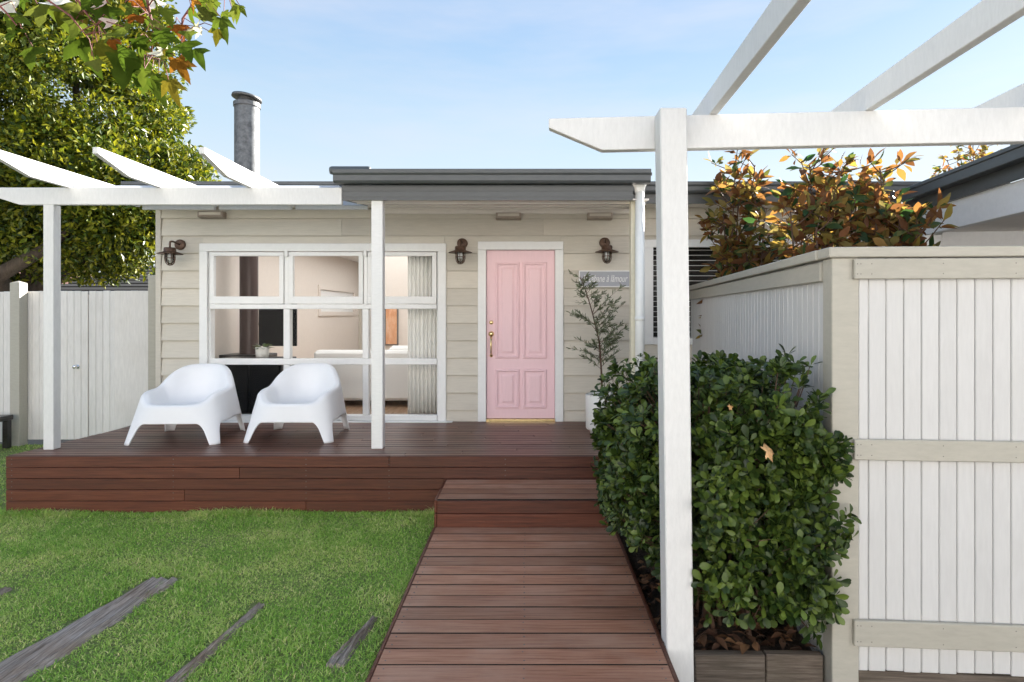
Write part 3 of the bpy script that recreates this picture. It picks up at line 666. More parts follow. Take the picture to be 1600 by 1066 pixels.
MB().box(gx(346,7.5),gx(442,7.5),7.44,7.8,FZ,FZ+.041).build('plinth', M['black'], cab)
pp = thing('potted_plant', (gx(410,7.6),7.6,1.21),'small leafy plant in a white pot standing on the dark cabinet','plant')
MB().lathe([(.001,0),(.075,0),(.085,.13),(.075,.135),(.07,.11),(.001,.11)],20).build('pot', M['pot'], pp, True, (gx(410,7.6),7.6,1.211))
n = 26; a = rng.uniform(0,6.28,n); el = rng.uniform(.2,1.1,n); D = np.stack([np.cos(a)*np.cos(el),np.sin(a)*np.cos(el),np.sin(el)],1)
pos = np.array([gx(412,7.6),7.6,1.31])+D*np.array([.07,.06,.05])*rng.uniform(.3,1.2,(n,1)); leaves('leaf','foliage',leaf_grid(ELLI,1,.6,.1,.3),pos,frames(D,np.tile([[0,0,1.]],(n,1))),rng.uniform(.07,.11,n),M['hedge'],pp,None,26)
sof = thing('sofa', (-2.3,8.9,FZ),'white linen sofa standing with its back to the window inside the room','sofa')
cbox('backrest', gx(489,8.4), -1.25, 8.4, 8.62, FZ+.08, gz(548,8.4), M['linen'], sof, .04); cbox('seat', gx(489,8.4)+.002, -1.252, 8.62, 9.4, FZ+.06, FZ+.42, M['linen'], sof, .04)
for x0 in (gx(489,8.4)-.12,-1.252): cbox('armrest', x0, x0+.12, 8.42, 9.38, FZ+.06, FZ+.6, M['linen'], sof, .03)
for x0 in (gx(489,8.4)+.02,-1.35):
    for y0 in (8.45,9.3): cbox('leg', x0, x0+.05, y0, y0+.05, FZ, FZ+.085, M['black'], sof)
cu = tag(cbox('cushion', -2.0, -1.55, 8.64, 8.8, FZ+.41, gz(546,8.5)+.04, M['linen'], None, .05, W0, (R(-8),0,0)), 'plump white cushion propped on the sofa','cushion')
cv = []; cf = []; nC = 120
for i in range(nC+1):
    x = gx(636,7.42)+(gx(690,7.42)-gx(636,7.42))*i/nC; yy = .02*math.sin(i*.45)+.004*math.sin(i*.23+1)
    for z in (FZ+.02,1.2,2.0,2.9): cv.append((x,7.47+yy*(1.1 if z<2.5 else .8),z))
for i in range(nC):
    for k in range(3): a = i*4+k; cf.append((a,a+4,a+5,a+1))
cur = tag(link('curtain', mesh('curtain', cv, cf, M['curtain'], True)), 'pleated off-white curtain hanging at the door end of the big window', 'curtain'); cur.modifiers.new('s','SOLIDIFY').thickness = .003
rod = tag(MB().tube([(-4.2,7.47,2.905),(-.95,7.47,2.905)],.013).build('curtain_rod', M['chrome'], None), 'thin curtain rod inside above the big window','curtain rod')
art = thing('wall_art', (gx(612,11.97),11.97,1.5),'small framed orange picture on the far wall inside the room','picture')
cbox('frame', gx(601,11.96), gx(622,11.96), 11.96, 11.998, gz(540,11.96), gz(478,11.96), M['headboard'], art); cbox('picture', gx(603,11.95), gx(620,11.95), 11.95, 11.9595, gz(538,11.95), gz(480,11.95), M['art'], art)
# ================================================================== WALL LAMPS, SIGN
def lamp(px, py, label):
    x, z = wx(px), wz(py); r = thing('wall_lamp', (x,YW-.024,z), label, 'lamp', 'caged bronze lamps on the house wall')
    MB().lathe([(.001,-.03),(.052,-.03),(.062,-.022),(.064,0)],24,(x,YW-.02,z),'y').build('backplate', M['bronze'], r, True)
    hy = YW-.235; pts = [(x,YW-.04,z)]+[(x,YW-.05-.185*math.sin(q*R(90)/7)*1.0,z+.02*math.sin(q*R(180)/7)+.0) for q in range(1,7)]+[(x,hy,z-.01),(x,hy,z-.08)]
    MB().tube(pts,.011,8).build('arm', M['bronze'], r, True)
    zt = z-.065
    hd = MB().lathe([(.012,.012),(.058,.008),(.064,-.005),(.064,-.035),(.072,-.04),(.135,-.062),(.137,-.068),(.07,-.05),(.05,-.045)],28,(x,hy,zt)).build('shade', M['bronze'], r, True)
    gt = zt-.045
    MB().lathe([(.046,0),(.046,-.08),(.038,-.115),(.02,-.135),(.001,-.14)],20,(x,hy,gt)).build('glass', M['lampglass'], r, True)
    MB().lathe([(.001,-.03),(.018,-.03),(.026,-.06),(.022,-.085),(.001,-.095)],14,(x,hy,gt)).build('bulb', M['linen'], r, True)
    cg = MB()
    for q in range(4):
        a = math.pi*q/4; prof = [(.055,0),(.055,-.085),(.046,-.122),(.026,-.146),(0,-.152),(-.026,-.146),(-.046,-.122),(-.055,-.085),(-.055,0)]
        cg.tube([(x+rr*math.cos(a),hy+rr*math.sin(a),gt+h) for rr,h in prof],.0042,6)
    cg.tube([(x+.056*math.cos(k*R(15)),hy+.056*math.sin(k*R(15)),gt-.07) for k in range(25)],.0045,6,False)
    cg.build('cage', M['bronze'], r, True)
lamp(283.6,383,'bronze caged wall lamp at the house corner beside the big window')
lamp(722.7,381,'bronze caged wall lamp between the big window and the pink door')
lamp(944.3,380,'bronze caged wall lamp above the grey name sign')
sg = thing('name_sign', (wx(944.5),YW-.03,wz(436)), 'grey name plate with white border and italic lettering beside the pink door', 'sign')
sx0,sx1,sz0,sz1 = wx(904),wx(985),wz(449),wz(423.3)
cbox('plate', sx0, sx1, YW-.045, YW-.02, sz0, sz1, M['signgrey'], sg, .002)
bd = MB(); 
for (a,bb,c_,d) in ((sx0,sx1,sz1-.012,sz1),(sx0,sx1,sz0,sz0+.012),(sx0,sx0+.012,sz0+.0125,sz1-.0125),(sx1-.012,sx1,sz0+.0125,sz1-.0125)): bd.box(a,bb,YW-.049,YW-.0455,c_,d)
bd.build('border', M['trim'], sg)
tcv = bpy.data.curves.new('lettering','FONT'); tcv.body = 'la cabane \u00e0 l\u00e2mour'; tcv.shear = .32; tcv.size = .1; tcv.align_x = 'CENTER'; tcv.align_y = 'CENTER'; tcv.extrude = .001; tcv.offset = .0006
to = bpy.data.objects.new('lettering_tmp', tcv); COL.objects.link(to); bpy.context.view_layer.update()
tm = bpy.data.meshes.new_from_object(to.evaluated_get(bpy.context.evaluated_depsgraph_get())); bpy.data.objects.remove(to)
tv_ = np.array([vv.co[:] for vv in tm.vertices]); wdt = tv_[:,0].max()-tv_[:,0].min()
setmat(tm, M['trim']); lo = link('lettering', tm, sg, ((sx0+sx1)/2, YW-.0475, (sz0+sz1)/2+.0), (R(90),0,0)); lo.scale = (.53/wdt, 1.18, 1)
# ================================================================== LEFT PERGOLA
BY = 5.69
per = thing('pergola', (-3.3,BY,0), 'white timber pergola with pointed rafters over the deck chairs', 'pergola')
bz0, bz1 = 2.80, 2.962
MB().prism([(-1.757,bz0),(-1.757,bz1),(-5.08,bz1),(-5.08,bz1-.075),(-4.81,bz0)],'y',BY,BY+.05).build('beam', M['pergola'], per, bevel=.003)
cbox('post', gx(67,BY), gx(67,BY)+.097, BY+.002, BY+.097, DZ, bz0+.001, M['pergola'], per, .004)
for X in (-4.33,-3.469,-2.609):
    ty = 4.86; h0, h1 = bz1+.001, bz1+.153
    MB().prism([(ty,h1),(ty,h1-.052),(ty+.385,h0),(6.735,h0),(6.735,h1)],'x',X-.045,X).build('rafter', M['pergola'], per, bevel=.003)
for (a,bb) in ((-4.328,-3.516),(-3.467,-2.656),(-2.607,-1.80)):
    MB().box(a,bb,BY+.052,6.81,2.985,2.991).build('roof_sheet', M['opal'], per)
    MB().box(a,bb,6.76,6.80,2.94,2.984).build('batten', M['pergola'], per)
# ================================================================== RIGHT PERGOLA
p2 = thing('garden_arbour', (.785,3.15,-.15), 'tall white timber arbour with heavy post beside the hedge and rafters overhead', 'arbour')
lean = -math.atan(11/870*1.0)
mb = MB(); sh = lambda z: (z+.15)*math.tan(lean)
v = []
for z in (-.15, 2.826):
    for (x,yy) in ((.717,3.08),(.855,3.08),(.855,3.215),(.717,3.215)): v.append((x+sh(z)*1.0,yy,z))
mb.add(v,[(0,3,2,1),(4,5,6,7),(0,1,5,4),(1,2,6,5),(2,3,7,6),(3,0,4,7)]).build('post', M['pergola'], p2, bevel=.006)
fb = Frame(.863,3.217,-4.4)
bz0, bz1 = 2.654, 2.832
prof = [(2.9,bz0),(2.9,bz1),(-.749,bz1),(-.749,bz1-.05),(-.46,bz0)]
o = MB().prism(prof,'y',0,.06).build('beam', M['pergola'], p2, loc=(.863,3.217,0), bevel=.003, rot=(0,0,R(-4.4)))
for X0 in (.83,1.633,2.436):
    mb = MB(); v = []
    for yy in (-1.2,3.75):
        xx = X0+.0436*yy
        v += [(xx,yy,bz1+.001),(xx+.047,yy,bz1+.001),(xx+.047,yy,bz1+.133),(xx,yy,bz1+.133)]
    mb.add(v,[(0,1,2,3),(4,7,6,5),(0,4,5,1),(1,5,6,2),(2,6,7,3),(3,7,4,0)]).build('rafter', M['pergola'], p2, bevel=.003)
MB().box(.3,3.6,-1.1,-1.04,bz0,bz1).build('beam', M['pergola'], p2, bevel=.003)
cbox('post', 3.3, 3.44, -1.24, -1.1, -.15, bz1, M['pergola'], p2, .005); cbox('post', 1.35, 1.49, -1.24, -1.1, -.15, bz1, M['pergola'], p2, .005)
# ================================================================== FENCES
ff = Frame(1.519,3.0,-4)
fe = thing('board_fence', (1.58,3.02,-.15), 'white vertical board fence with beige rails and corner post, facing the path', 'fence')
cbox('corner_post', 0, .130, 0, .11, -.15, 2.047, M['beige'], fe, .004, ff)
cbox('cap_rail', -.02, 2.6, -.018, .125, 2.048, 2.10, M['beige'], fe, .005, ff)
for (z0,z1) in ((1.94,2.040),(1.046,1.148),(.126,.254)): cbox('rail', .098, 2.6, -.024, -.0005 , z0, z1, M['beige'], fe, .004, ff)
for (z0,z1) in ((1.95,2.03),(1.05,1.14),(.14,.24)): cbox('backing_rail', .131, 2.6, .028, .07, z0, z1, M['beige'], fe, .004, ff)
u = .1315; k = 0
while u < 2.55:
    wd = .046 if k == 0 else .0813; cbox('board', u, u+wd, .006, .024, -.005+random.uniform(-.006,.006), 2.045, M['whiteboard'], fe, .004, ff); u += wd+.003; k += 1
cbox('plinth_board', .131, 2.6, .012, .05, -.15, -.014, M['sleeperx'], fe, .005, ff)
fs = Frame(1.519+.02,3.11,90-6)
fe2 = thing('board_fence', fs.pt(2,0,-.15), 'white board fence with sloping-away beige cap running back beside the hedge', 'fence')
# local u runs back, v to the left (towards the hedge)
cbox('cap_rail', .01, 4.2, -.09, .045, 2.046, 2.098, M['beige'], fe2, .005, fs)
for (z0,z1) in ((1.935,2.035),(1.05,1.15),(.13,.25)): cbox('rail', .0, 4.2, .002, .026, z0, z1, M['beige'], fe2, .004, fs)
u = .005
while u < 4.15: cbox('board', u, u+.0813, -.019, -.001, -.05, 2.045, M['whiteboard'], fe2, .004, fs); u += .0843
for u in (1.4,2.8,4.1): cbox('post', u, u+.09, -.11, -.02, -.15, 2.045, M['beige'], fe2, .004, fs)
nl = MB()
for (z0,z1) in ((1.94,2.040),(1.046,1.148),(.126,.254)):
    for u_ in [.112,.128]+[.18+.3372*q for q in range(7)]:
        for dz in (.025,z1-z0-.025):
            p = ff.pt(u_,-.0235,z0+dz); nl.lathe([(.001,-.0012),(.003,-.001),(.0034,.002)],6,tuple(p),'y')
nl.build('nail_heads', M['galvdark'], fe)['kind'] = 'stuff'
# left gate, fence and posts
GY = 8.3
gt_ = thing('timber_gate', (gx(84,GY),GY,0), 'pale vertical board side gate with round knob beyond the deck', 'gate')
x = gx(28.5,GY)
while x < gx(137,GY)-.02:
    cbox('board', x, x+.0935, GY, GY+.02, .03, gz(455,GY)+random.uniform(-.004,.004), M['gate'], gt_, .004); x += .0963
gx1 = x
for z in (.35,1.75): cbox('rail', gx(30,GY), gx1-.01, GY+.0205, GY+.06, z, z+.1, M['gate'], gt_)
kb = MB().lathe([(.001,-.075),(.02,-.072),(.03,-.055),(.025,-.035),(.012,-.025),(.012,-.008),(.03,-.006),(.03,0)],18,(gx(121,GY),GY,gz(573,GY)),'y').build('knob', M['chrome'], gt_, True)
sf = thing('side_fence', (gx(175,GY),GY,0), 'pale vertical board fence panel between gate and house corner', 'fence')
x = gx1+.012
while x < gx(207,GY)-.02:
    cbox('board', x, x+.0935, GY+.001, GY+.021, .02, gz(454.5,GY)+random.uniform(-.004,.004), M['gate'], sf, .004); x += .0963
cbox('cover_strip', gx1-.03, gx1+.04, GY+.0215, GY+.03, .03, 2.0, M['gate'], sf)
for z in (.35,1.75): cbox('rail', gx1+.05, x, GY+.0215, GY+.06, z, z+.1, M['gate'], sf)
cbox('end_post', gx(231,7.7), gx(246,7.7), 7.7, 7.8, .0, gz(430,7.7), M['beige'], sf, .004); cbox('infill_board', x+.002, gx(236,7.85), 7.82, 8.32, .0, gz(456,8.2), M['gate'], sf, .004)
gp = tag(cbox('gate_post', gx(10,GY-.2), gx(10,GY-.2)+.13, GY-.15, GY-.01, -.1, gz(442,GY-.15), M['beige'], None, .004), 'thick grey-beige gate post with chamfered top beside the side gate', 'post')
capm = MB(); xx0 = gx(10,GY-.2); zt = gz(442,GY-.15)
capm.add([(xx0,GY-.15,zt),(xx0+.13,GY-.15,zt),(xx0+.13,GY-.01,zt),(xx0,GY-.01,zt),(xx0+.065,GY-.08,zt+.03)],[(0,1,4),(1,2,4),(2,3,4),(3,0,4),(0,3,2,1)]).build('cap', M['beige'], gp)
lf = thing('boundary_fence', (gx(-70,GY),GY,0), 'pale board boundary fence beyond the thick gate post', 'fence')
x = gx(18,GY)-.0935
while x > -11.5:
    cbox('board', x, x+.0935, GY-.02, GY, .0, gz(456,GY)+random.uniform(-.004,.004), M['gate'], lf, .004); x -= .0963
for z in (.35,1.7): cbox('rail', -11.5, gx(8,GY), GY+.001, GY+.04, z, z+.1, M['gate'], lf)
bn = thing('garden_bench', (gx(-6,7.9),7.85,0), 'low blackened timber bench standing by the gate post', 'bench')
cbox('seat', gx(-60,7.75), -6.87, 7.7, 8.05, gz(663,7.7), gz(655,7.7), M['cabinet'], bn, .01)
for X in (gx(-58,7.75), -6.96):
    for Y_ in (7.72,7.97): cbox('leg', X, X+.07, Y_, Y_+.07, -.02, gz(663,7.7)+.002, M['cabinet'], bn, .004)
cbox('stretcher', gx(-50,7.75), -6.97, 7.74, 7.77, .1, .24, M['cabinet'], bn, .004)
# ================================================================== RIGHT WING
wing = thing('garage_wing', (5,5.2,0), 'pale rendered garage wing with dark gutter beyond the board fence', 'garage')
fw_ = Frame(3.74,4.535,90-6.2)       # u runs back along the eave, v to the left
def wbox(name, u0,u1,v0,v1,z0,z1,m,par=wing): return cbox(name,u0,u1,v0,v1,z0,z1,m,par,.004,fw_)
gt2 = wbox('gutter', -2.2,2.25,-.10,.0,2.95,3.062,M['grey']); wbox('gutter_lip', -2.2,2.25,-.005,.014,3.035,3.07,M['grey'])
wbox('fascia', -2.2,2.25,-.135,-.105,2.83,3.03,M['grey'])
wbox('beam', -2.2,2.0,-.22,-.14,2.57,2.829,M['stucco']); wbox('soffit', -2.2,1.75,-3.4,-.221,2.60,2.64,M['soffit'])
wbox('post', 1.62,1.78,-.3,-.14,-.15,2.5695,M['white']); wbox('post', -2.1,-1.94,-.3,-.14,-.15,2.5695,M['white'])
wbox('header', 1.62,1.78,-3.4,-.301,2.42,2.599,M['stucco']); wbox('back_panel', 1.9,1.98,-3.4,-.301,-.15,2.40,M['cabinet']); wbox('side_panel',-2.2,1.9,-3.55,-3.405,-.15,2.64,M['stucco'])
v = []
for (u_,v_,z) in ((-2.25,-.02,3.05),(2.2,-.02,3.05),(2.2,-3.6,3.75),(-2.25,-3.6,3.75)):
    p = fw_.pt(u_,v_,z); v.append(p); 
v += [p+Vector((0,0,.03)) for p in v]
MB().add(v,[(0,1,2,3),(4,5,6,7),(0,1,5,4),(1,2,6,5),(2,3,7,6),(3,0,4,7)]).build('roof', M['grey'], wing)
# ================================================================== CHAIRS
def chair_mesh():
    N_ = 240; hw_, hd_ = .335, .345; fw2, fd2 = .430, .40
    def se(a, A, B_, e):
        c, q = math.cos(a), math.sin(a); return A*math.copysign(abs(c)**(2/e), c), B_*math.copysign(abs(q)**(2/e), q)
    def sm(x): x = max(0,min(1,x)); return x*x*(3-2*x)
    TH = [2*math.pi*i/N_ for i in range(N_)]; rimxy=[]; foot=[]; H=[]
    for a in TH:
        x,y = se(a,hw_,hd_ if math.sin(a)<0 else .41,3.0-(1.0*sm(math.sin(a)*1.6) if math.sin(a)>0 else 0)); X,Y_ = se(a,fw2 if math.sin(a)<0 else fw2*.93,fd2,7.5)
        rimxy.append((x,y)); foot.append((X,Y_)); ty = (y+hd_)/(2*hd_)
        arm = .47+.035*sm(ty/.5)
        if math.sin(a) > 0: h = .505+.23*sm(math.sin(a)*1.02)
        else: h = .385+(arm-.385)*max(sm((abs(x)/hw_-.60)/.42), sm((ty-.01)/.20))
        H.append(h)
    for _ in range(26): H = [(H[i-1]+2*H[i]+H[(i+1)%N_])/4 for i in range(N_)]
    # distance along the footprint from the nearest corner gives the four legs
    pts = [Vector((p[0],p[1])) for p in foot]; arc=[0]
    for i in range(N_): arc.append(arc[-1]+(pts[(i+1)%N_]-pts[i]).length)
    tot = arc[-1]; cor = [arc[round(N_*k/8)] for k in (1,3,5,7)]; Bt=[]
    for i in range(N_):
        d = min(min(abs(arc[i]-c), tot-abs(arc[i]-c)) for c in cor); q = (d-.050)/.045; bz = .205
        Bt.append(0 if q <= 0 else bz if q >= 1 else bz*(1-(1-q)**2.9)**(1/2.9))
    v=[];f=[];rs=[]
    def ring(fn):
        n = len(v)
        for i in range(N_): v.append(fn(i))
        return n
    def inner(q, i):
        x,y = rimxy[i]; seat = .335+.02*(-y*q/hd_)+.012*q*q; top = H[i]
        return (x*q*.985, y*q*.985-.03*(1-q), seat+(top-seat)*sm((q-.62)/.33)**1.15)
    for q in (.06,.2,.35,.5,.58,.64,.68,.72,.76,.80,.84,.88,.915,.945,.97,.99,1.0): rs.append(ring(lambda i: inner(q,i)))
    for off,dr in ((.006,.003),(.012,.011)):
        rs.append(ring(lambda i: (rimxy[i][0]*(1+off/.34), rimxy[i][1]*(1+off/.34), H[i]-dr)))
    rows_ = 18
    for k in range(rows_+1):
        tt = k/rows_
        def fn(i):
            top = H[i]-.024; z = top+(Bt[i]-top)*tt; q = (H[i]-z)/H[i]; x0,y0 = rimxy[i][0]*1.045, rimxy[i][1]*1.045
            return (x0+(foot[i][0]-x0)*q, y0+(foot[i][1]-y0)*q, z)
        rs.append(ring(fn))
    for a,b_ in zip(rs,rs[1:]):
        for i in range(N_): j=(i+1)%N_; f.append((a+i,b_+i,b_+j,a+j))
    f.append(tuple(rs[0]+i for i in range(N_)))
    me = mesh('armchair', v, f, M['plastic'], True)
    bm = bmesh.new(); bm.from_mesh(me); bmesh.ops.recalc_face_normals(bm, faces=bm.faces); bm.to_mesh(me); bm.free(); return me
cmesh = chair_mesh()
def chair(x, y, rz, sx, label):
    r = tag(link('armchair', cmesh, None, (x,y,DZ)), label, 'chair', 'white moulded tub chairs on the deck'); r.rotation_euler.z = rz; r.scale = (sx,1,1)
    so = r.modifiers.new('thickness','SOLIDIFY'); so.thickness = .013; so.offset = -1
chair(gx(451.5,5.96)-.035, 6.36, 0, 1.09, 'white moulded plastic tub armchair in front of the middle window panes')
chair(gx(270,5.87)-.06, 6.27, R(2), 1.12, 'white moulded plastic tub armchair nearer the house corner and side gate')
# ================================================================== PLANTER EDGE, HEDGE, LITTER
bed = thing('garden_bed', (1.15,3.1,-.15), 'narrow soil bed edged with old timber under the hedge', 'garden bed')
for (a,bb) in ((.86,1.215),(1.222,1.512)): cbox('edging_board', a, bb, 3.07, 3.12, -.15, gz(1024,3.07), M['sleeperx'], bed, .006, W0, (0,R(random.uniform(-.5,.5)),R(-1.5)))
nx, ny = 16, 34; v=[];f=[]
for j in range(ny+1):
    for i in range(nx+1):
        yy = 3.118+(4.95-3.118)*j/ny; x = .713+(1.51+.1*(yy-3)-.713)*i/nx; v.append((x,yy,-.03+.03*math.sin(7*x+3*yy)*math.sin(5*yy)+random.uniform(-.008,.008)))
for j in range(ny):
    for i in range(nx): a=j*(nx+1)+i; f.append((a,a+1,a+nx+2,a+nx+1))
link('soil', mesh('soil', v, f, M['soil'], True), bed, (0,0,0))
def hedge():
    h = thing('hedge', (1.15,3.95,-.05), 'dense glossy dark green clipped hedge between boardwalk and board fence', 'hedge')
    C = np.array([1.14,3.93,.79]); Hd = np.array([.50,.86,.64]); e = 3.6
    n = 3400; d = unit(rng.normal(size=(n*3,3))*np.array([1,1.15,1])); r = 1/((np.abs(d)**e).sum(1))**(1/e)
    d = d[:n*3]; Pn = d*r[:,None]
    Nrm = unit(np.sign(Pn)*np.abs(Pn)**(e-1)/Hd)
    lay = rng.choice([1.0,.93,.82,.68], n*3, p=[.5,.26,.16,.08])
    pos = C+Pn*Hd*lay[:,None]
    bmpv = .07*np.sin(pos[:,1]*6+pos[:,2]*5)+.05*np.sin(pos[:,0]*9-pos[:,2]*8)+.04*rng.normal(size=n*3)
    pos += Nrm*bmpv[:,None]
    pos[:,0] += -.13*np.clip((pos[:,1]-3.6)/1.1,0,1)*(pos[:,0]<1.1) + 0
    pos[:,1] -= .17*(pos[:,0]>1.25)*(pos[:,1]<3.5)
    pos[:,2] += -.17*np.clip((pos[:,1]-3.7)/1.0,0,1)*(pos[:,2]>.9)-.03*np.clip((pos[:,0]-1.2)/.4,0,1)*(pos[:,2]>1.1)
    xr = 1.50+.105*(pos[:,1]-3.1)-.03
    ok = ((pos[:,0] < xr) | (pos[:,1] < 2.98)) & (pos[:,2] > .12+.25*rng.random(n*3)) & ~((pos[:,1]<3.27)&(pos[:,0]<.90)) & (pos[:,0] > .53)
    ok &= ~((pos[:,1]<3.02)&(pos[:,0]<1.3)) & ~((pos[:,0]<.72)&(pos[:,2]<.33)) & (pos[:,1] > 2.84)
    ok &= ~((Nrm[:,0]>.85)&(pos[:,1]>3.5)&(pos[:,2]<1.1)) 
    pos = pos[ok][:3900]; Nrm = Nrm[ok][:3900]; lay = lay[ok][:3900]
    k = 400; fx = 1.20+.27*rng.random(k)**.85+.025*rng.normal(size=k); fz = rng.uniform(.30,1.32,k); fx += .05*np.sin(fz*7)*(fx > 1.4)
    fy = 2.95+.10*rng.random(k)-.04*np.sin(fz*6+fx*9); fy = np.where(fx > 1.47, np.minimum(fy, 2.965), fy); fz -= .25*np.clip((fx-1.25)/.3,0,1)*(fz > 1.15)
    pos = np.r_[pos, np.stack([fx,fy,fz],1)]; Nrm = np.r_[Nrm, unit(np.stack([.35+.3*rng.normal(size=k),-1+.2*rng.normal(size=k),.2+.3*rng.normal(size=k)],1))]; lay = np.r_[lay, np.ones(k)]; n = len(pos)
    ax = unit(Nrm+np.array([0,-.1,.55])+.45*rng.normal(size=(n,3)))
    L_ = 8; A = np.repeat(ax,L_,0); Pp = np.repeat(pos,L_,0); m_ = n*L_
    ref = unit(np.cross(A, unit(rng.normal(size=(m_,3))))); tilt = rng.uniform(.35,1.45,m_)[:,None]
    D = unit(A*np.cos(tilt)+ref*np.sin(tilt)+np.array([0,0,.05])); Nn = unit(A*np.sin(tilt)-ref*np.cos(tilt)+.25*rng.normal(size=(m_,3)))
    scl = rng.uniform(.034,.076,m_)*np.repeat(rng.uniform(.8,1.15,n),L_); Pp = Pp+D*.006+A*rng.uniform(-.02,.015,(m_,1))
    key = Pp[:,1]+np.where(np.repeat(lay,L_)<.99,5,0)+np.where(Nn[:,1]<0,0,.3)+np.where((Pp[:,0]<.95)&(Pp[:,1]<3.4),2,0)
    leaves('leaf','foliage',leaf_grid(OBOV,1,.48,.13,.16),Pp,frames(D,Nn),scl,M['hedge'],h,key,300)
    br = MB()
    for i in range(26):
        b0 = Vector((random.uniform(.9,1.35),random.uniform(3.3,4.6),-.04)); e_ = Vector(C)+Vector((random.uniform(-.35,.35),random.uniform(-.75,.7),random.uniform(.0,.5)))
        mid = (b0+e_)/2+Vector((random.uniform(-.1,.1),random.uniform(-.1,.1),0)); br.tube([b0,mid,e_],[.014,.010,.004],6)
    for i in range(0,n,3):
        p = Vector(pos[i]); q = p-Vector(Nrm[i])*.16-Vector((0,0,.08)); br.tube([q,(p+q)/2+Vector((0,0,-.01)),p],[.004,.003,.002],4,False)
    br.build('branches', M['twig'], h, True)
    return pos, Nrm
hpos, hn = hedge()
def maple_mesh(name, m, droop=.35, lobes=5, tw=0.):
    """lobed leaf, stem joint at the origin, blade along +x"""
    if lobes == 5: tips = [(-115,.55),(-62,.85),(0,1.08),(62,.85),(115,.55)]
    else: tips = [(-75,.85),(0,1.1),(75,.85)]
    out = [(180,.06)]
    for i,(a,r_) in enumerate(tips):
        if i: pa,pr = tips[i-1]; out.append(((a+pa)/2,.50))
        out += [(a-15,r_*.70),(a,r_),(a+15,r_*.70)]
    out.append((180.0,.06)); out = out[:-1]
    v=[(.12,0,0)];f=[]
    def zz(x,y): return -droop*(x*x*.8+y*y*.9)+.05*math.sin(9*y+4*x)*math.hypot(x,y)
    for a,r_ in out:
        x,y = r_*math.cos(R(a))+.12, r_*math.sin(R(a)); v.append((x,y,zz(x,y)))
    v = [v[0]]+[(x,y,z+(.07 if abs(out[i][1]-.5)<1e-6 else .0)+tw*x*y) for i,(x,y,z) in enumerate(v[1:])]
    n0 = len(v)
    for a,r_ in out:
        x,y = r_*.5*math.cos(R(a))+.12, r_*.5*math.sin(R(a)); v.append((x,y,zz(x,y)+(.055 if abs(r_-.5)<1e-6 else -.01 if any(abs(a-t_[0])<.1 for t_ in tips) else .03)+tw*x*y))
    k = len(out)
    for i in range(k): j=(i+1)%k; f += [(n0+i,1+i,1+j,n0+j),(0,n0+i,n0+j)]
    return mesh(name, v, f, m, True)
mo = maple_mesh('dry_leaf', M['dryorange'], .9)
i_near = np.argsort(hpos[:,1])
def dry(px, py, Y, s, rot, label):
    o = tag(link('fallen_leaf', mo, None, P(px,py,Y), rot), label, 'leaf', 'fallen autumn leaves caught in the hedge'); o.scale = (s,s,s)
dry(1196,706,2.94,.068,(R(60),R(-10),R(10)),'large curled orange maple leaf caught on the hedge face beside the fence post')
dry(972,745,3.68,.05,(R(65),R(-20),R(30)),'small curled orange leaf caught on the hedge side above the boardwalk')
dry(1139,637,3.12,.026,(R(70),R(-20),R(0)),'pale shrivelled leaf bit caught high on the hedge face')
dry(1150,683,3.08,.022,(R(80),R(70),R(0)),'tiny rust leaf bit caught mid-height on the hedge face')
n = 420; px_l = rng.uniform(.73,1.5,n); py_l = rng.uniform(3.13,4.2,n)**1; D = unit(np.stack([rng.normal(size=n),rng.normal(size=n),.25*rng.normal(size=n)],1)); Nn = unit(np.stack([.5*rng.normal(size=n),.5*rng.normal(size=n),np.ones(n)],1))
V, Fc = scatter(leaf_grid(ELLI,1,.5,.2,.4), np.stack([px_l,py_l,rng.uniform(-.02,.06,n)],1), frames(D,Nn), rng.uniform(.04,.095,n))
tag(link('leaf_litter', npmesh('leaf_litter',V,Fc,M['dryleaf'],True)), 'brown fallen leaves covering the soil under the hedge', 'leaves', None, 'stuff')
# ================================================================== OLIVE IN POT
ox, oy = gx(941,6.5), 6.5
tag(MB().lathe([(.001,0),(.13,0),(.14,.035),(.168,.045),(.178,.06),(.182,.41),(.176,.42),(.165,.415),(.16,.37),(.001,.365)],36).build('plant_pot', M['pot'], None, True, (ox,oy,DZ+.001)), 'round white glazed pot on the deck beside the pink door', 'pot')
ol = thing('olive_tree', (ox,oy,DZ+.36), 'slender young olive tree with sparse grey-green leaves in the white pot', 'tree')
tk = [(ox,oy,DZ+.36),(ox-.01,oy,1.15),(ox-.03,oy,1.45),(ox-.10,oy,1.75),(ox-.17,oy+.01,2.0),(ox-.24,oy+.02,2.17)]
tb = MB().tube(tk,[.012,.011,.009,.007,.005,.003],7)
br=[]; 
for i in range(60):
    tt = random.uniform(1.0,4.9); a_ = int(tt); fr_ = tt-a_; p = Vector(tk[a_]).lerp(Vector(tk[min(a_+1,5)]),fr_)
    ang = random.uniform(0,6.28); ln = random.uniform(.14,.38)*(1 if tt<3.2 else .42); d = Vector((math.cos(ang)*1.15,math.sin(ang)*.7,random.uniform(.15,1.1))).normalized()
    if i%4==0: d = Vector((.75,random.uniform(-.3,.3),.75)).normalized(); ln*=1.25
    q = p+d*ln*.5+Vector((0,0,.01)); e_ = p+d*ln-Vector((0,0,.02)); tb.tube([p,q,e_],[.003,.0022,.001],4,False); br.append((p,q,e_))
tb.build('trunk', M['twig'], ol, True)
pos=[];D=[]
